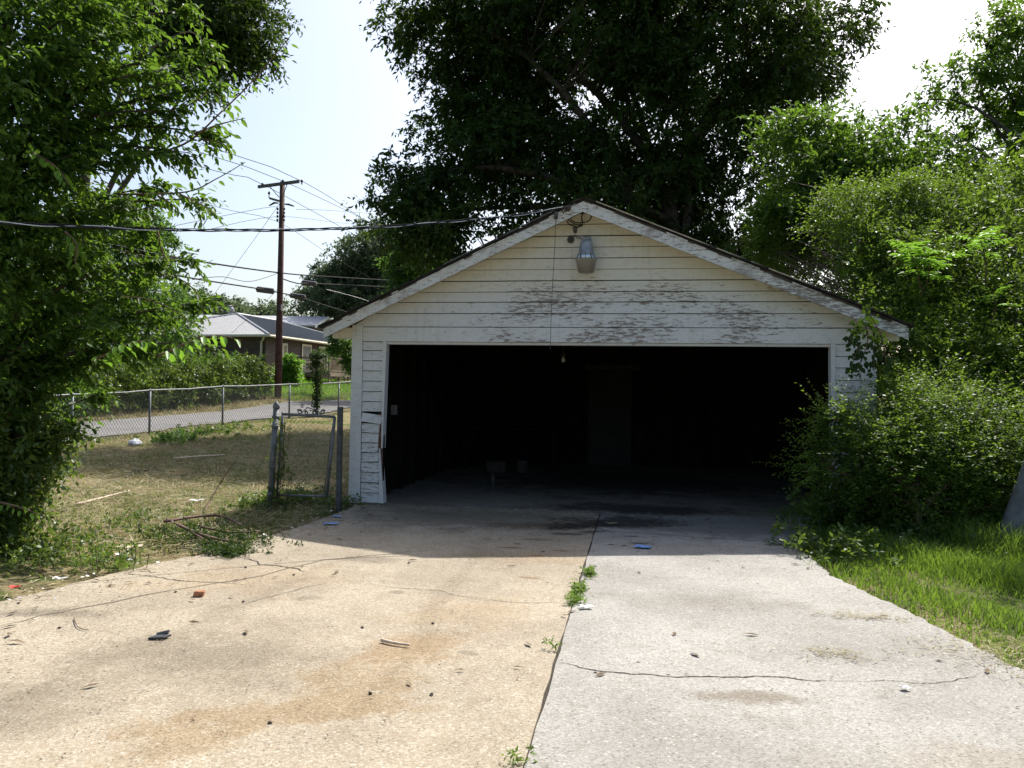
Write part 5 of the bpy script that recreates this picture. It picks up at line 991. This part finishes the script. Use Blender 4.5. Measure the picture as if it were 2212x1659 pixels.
stick([(165, 1092), (220, 1078), (280, 1062)], 0.018, 'blond', 'long pale reddish branch on the lawn near the left tree')
stick([tuple(gz(440, 1110)), tuple(gz(475, 1070)+np.array([0, 0, 0.16])), tuple(gz(508, 1085)+np.array([0, 0, 0.55]))], 0.010, 'redtwig', 'thin dark shoot sticking up from the lawn before the gate')
for i, pts in enumerate((((355, 1140), (430, 1128), (480, 1128), (520, 1148)), ((385, 1148), (430, 1168), (480, 1182), (520, 1186)), ((360, 1133), (400, 1155), (450, 1185)), ((430, 1150), (500, 1163), (560, 1160)))):
    stick([tuple(gz(*p)+np.array([0, 0, 0.05])) for p in pts], 0.018 if i < 2 else 0.013, 'redtwig', ('reddish cut branch on top of the brush heap', 'long reddish cut branch slanting through the brush heap', 'cut branch lying at the left of the brush heap', 'short cut branch at the right of the brush heap')[i], 'cut_branch', 'branch', 'cut branches by the driveway')
weed_patch('brush_heap', 'heap of wilting cut leaves and branches at the left edge of the concrete', G((430, 1165), (480, 1160), (520, 1170), (400, 1150), (550, 1180), (460, 1185), (380, 1165)), 190, 0.042, 0.15, 0.06, M['bigtree'], 71, 'brush', 0.35)
weed_patch('brush_heap', 'small wilted sprig heap in front of the brush heap', G((500, 1200), (480, 1195), (520, 1195)), 110, 0.04, 0.07, 0.035, M['bigtree'], 72, 'brush', 0.3)
def scrap(px, py, w, d, mat, label, name='paper_scrap', cat='litter', tilt=0.15, rot=0.3, z=0.0):
    """thin crumpled sheet"""
    c = gz(px, py, z); r = random.Random(px); v = []; f = []; n = 5; ca_, sa_ = math.cos(rot), math.sin(rot)
    for s_ in (0, 1):
        for j in range(n):
            for i in range(n):
                u, w_ = (i/(n-1)-0.5)*w, (j/(n-1)-0.5)*d; e_ = r.uniform(-0.1, 0.1)*w if (i in (0, n-1) or j in (0, n-1)) else 0
                v.append((c[0]+(u+e_)*ca_-w_*sa_, c[1]+u*sa_+(w_+e_)*ca_, c[2]+0.010+0.35*tilt*abs(u)+r.uniform(0, 0.012)+s_*0.0)) if s_ == 0 else v.append((v[j*n+i][0], v[j*n+i][1], v[j*n+i][2]+0.0025))
    for j in range(n-1):
        for i in range(n-1):
            a_ = j*n+i; f.append((a_, a_+n, a_+n+1, a_+1)); b_ = a_+n*n; f.append((b_, b_+1, b_+n+1, b_+n))
    for i in range(n-1):
        for q_ in ((i, i+1), (n*(n-1)+i+1, n*(n-1)+i), ((i+1)*n, i*n), (i*n+n-1, (i+1)*n+n-1)): f.append((q_[0], q_[1], q_[1]+n*n, q_[0]+n*n))
    return tag(MB().add(v, f).build(name, M[mat], None), label, cat)
scrap(716, 1134, 0.15, 0.10, 'blue', 'blue printed paper in the shade near the gate')
scrap(728, 1118, 0.10, 0.07, 'blue', 'smaller blue paper farther back near the white corner board')
scrap(1390, 1184, 0.15, 0.12, 'blue', 'blue paper on the grey slab in the garage shade', z=0.006, rot=-0.3)
scrap(1265, 1315, 0.09, 0.05, 'white', 'white scrap beside the weeds in the driveway joint', z=0.006)
scrap(1955, 1491, 0.045, 0.04, 'white', 'small white round scrap on the grey slab at lower right', z=0.006)
scrap(1321, 1133, 0.12, 0.08, 'drygrass', 'yellowish dead leaf in the shaded garage mouth')
scrap(265, 1202, 0.10, 0.09, 'white', 'crumpled white wrapper at the left driveway edge', tilt=0.5)
scrap(130, 1254, 0.10, 0.05, 'white', 'pale torn paper among the leaf litter at the left', tilt=0.3)
scrap(30, 1273, 0.06, 0.05, 'red', 'red plastic scrap at the far left edge', tilt=0.5)
scrap(250, 1178, 0.05, 0.05, 'red', 'small red scrap in the weeds at the left edge', tilt=0.5)
scrap(280, 1185, 0.22, 0.12, 'blond', 'flattened cardboard piece in the leaf litter at the left edge', tilt=0.25)
scrap(425, 1084, 0.16, 0.1, 'white', 'crumpled white bag on the lawn left of the gate', tilt=0.6)
for px, py, lab in ((290, 966, 'white plastic bag on the lawn near the fence'),):
    q = at(px, py, 19.5); b_ = MB(); b_.lathe([(0.12, 0.0), (0.17, 0.05), (0.12, 0.12), (0.03, 0.16)], (q[0], q[1], float(H(q[0], q[1]))+0.01), 9).build('plastic_bag', M['white'], None)
    o = bpy.data.objects['plastic_bag']; tag(o, lab, 'litter')
    for v in o.data.vertices: v.co += Vector((lr.uniform(-.03, .03), lr.uniform(-.03, .03), lr.uniform(0, .03)))
# dark plastic piece with a raised flap
pq = gz(345, 1380); dp = empty('plastic_piece', tuple(pq), 'dark grey broken plastic piece lying on the tan concrete', 'litter')
MB().obox((pq[0], pq[1], 0.012), (0.048, 0.006, 0.003), (0.006, 0.032, 0), (0, 0, 0.006)).build('plate', M['slate'], dp, bevel=0.003)
MB().obox((pq[0]-0.005, pq[1]+0.038, 0.022), (0.036, 0.008, 0.008), (0.0, 0.008, 0.008), (0, -0.003, 0.004)).build('flap', M['slate'], dp, bevel=0.002)
bq = gz(430, 1288)
o = tag(MB().obox((bq[0], bq[1], 0.02), (0.035, 0.008, 0.0), (-0.006, 0.025, 0), (0.004, 0, 0.02)).build('brick_fragment', M['brickbit'], None, bevel=0.008), 'orange brick fragment on the tan concrete', 'brick piece')
for px, py, lab in ((380, 1280, 'dark pebble left of the brick fragment'), (526, 1301, 'dark pebble on the tan concrete right of the brick fragment'), (128, 1358, 'dark pebble near the hooked twig at the left'), (530, 1227, 'dark clod near the diagonal crack'), (635, 1243, 'dark chip on the tan slab below the shade'), (783, 1357, 'dark curled leaf above the pale stick'), (935, 1348, 'dark chip above the middle of the tan slab'), (932, 1502, 'dark chip on the tan slab left of the joint'), (583, 1563, 'dark bit at the lower middle of the tan slab'), (1286, 1456, 'dark chip on the grey slab below the crack start'), (800, 1500, 'dark chip low on the tan slab')):
    q = gz(px, py); r = random.Random(px+py); mb = MB(); mb.lathe([(0.007, 0.0), (0.010, 0.002), (0.009, 0.005), (0.005, 0.008), (0.002, 0.009)], (q[0], q[1], 0.001), 7); o = tag(mb.build('pebble', M['stone'], None), lab, 'pebble', 'pebbles on the concrete')
    for v in o.data.vertices: v.co += Vector((r.uniform(-.005, .005), r.uniform(-.005, .005), r.uniform(0, .004)))
# fine debris nobody could count: leaf bits, chips, straw on the slabs
rs = np.random.RandomState(80); n = 17000
x, y = scatter(n, -4.6, 2.6, -9, 0.2, rs); edge = np.exp(-np.abs(x+3.3)/0.55); k = (rs.uniform(size=n) < 0.075+0.6*edge+0.1*(y > -2.5)) & (inside(left_poly, x, y) | inside(right_poly, x, y)); x, y = x[k], y[k]; n = len(x); a = rs.uniform(0, 6.28, n)
tag(link('leaf_debris', leaf_mesh('leaf_debris', np.stack([x, y, 0.012+0*x], -1), np.stack([np.cos(a), np.sin(a), 0.05*rs.normal(size=n)], -1), np.array([0, 0, 1.0])+rs.normal(size=(n, 3))*0.25, 0.034*rs.uniform(0.3, 1.0, n)**1.0*(1+2.2*(rs.uniform(size=n) < 0.07)), 0.30, plain('brown_leaf_bits', (0.12, 0.085, 0.05), 0.9, var=0.6, scale=90))), 'brown leaf bits and chips scattered over the concrete', kind='stuff')
n = 2600; x, y = scatter(n, -5.2, -2.6, -6.2, -1.4, rs); ex = np.interp(y, [p[1] for p in ledge[::-1]], [p[0] for p in ledge[::-1]]); k = np.abs(x-ex+0.05) < rs.uniform(0, 0.4, n); x, y = x[k], y[k]; n = len(x); a = rs.uniform(0, 6.28, n)
tag(link('straw_debris', leaf_mesh('straw_debris', np.stack([x, y, 0.012+0.02*rs.uniform(0, 1, n)], -1), np.stack([np.cos(a), np.sin(a), 0.1*rs.normal(size=n)], -1), np.array([0, 0, 1.0])+rs.normal(size=(n, 3))*0.25, 0.09*rs.uniform(0.3, 1.5, n), 0.1, M['drygrass'])), 'straw and chaff along the left driveway edge', kind='stuff')
for px, py, sx, sy, n, lab in ((1870, 1335, 0.16, 0.05, 240, 'wisp of dry grass on the grey slab near the lawn'), (1815, 1418, 0.09, 0.05, 160, 'small wisp of dry grass on the grey slab nearer the camera'), (2130, 1420, 0.22, 0.2, 500, 'dry grass clippings along the right driveway edge')):
    q = gz(px, py); x = q[0]+rs.normal(size=n)*sx; y = q[1]+rs.normal(size=n)*sy; a = rs.uniform(0, 6.28, n)
    tag(link('grass_clippings', leaf_mesh('grass_clippings', np.stack([x, y, 0.012+0.012*rs.uniform(0, 1, n)], -1), np.stack([np.cos(a), np.sin(a), 0.1*rs.normal(size=n)], -1), np.array([0, 0, 1.0])+rs.normal(size=(n, 3))*0.25, 0.06*rs.uniform(0.3, 1.5, n), 0.08, M['drygrass'])), lab, kind='stuff')

n = 420; x, y = scatter(n, -5.0, -2.5, -6.2, -0.3, rs); ex = np.interp(y, [p[1] for p in ledge[::-1]], [p[0] for p in ledge[::-1]]); k = np.abs(x-ex-0.05) < rs.uniform(0, 0.35, n); x, y = x[k], y[k]; n = len(x); a = rs.uniform(0, 6.28, n)
tag(link('paper_bits', leaf_mesh('paper_bits', np.stack([x, y, 0.018+0*x], -1), np.stack([np.cos(a), np.sin(a), 0.2*rs.normal(size=n)], -1), np.array([0, 0, 1.0])+rs.normal(size=(n, 3))*0.3, 0.045*rs.uniform(0.3, 1.2, n), 0.6, M['white'])), 'tiny pale paper bits along the left driveway edge', kind='stuff')
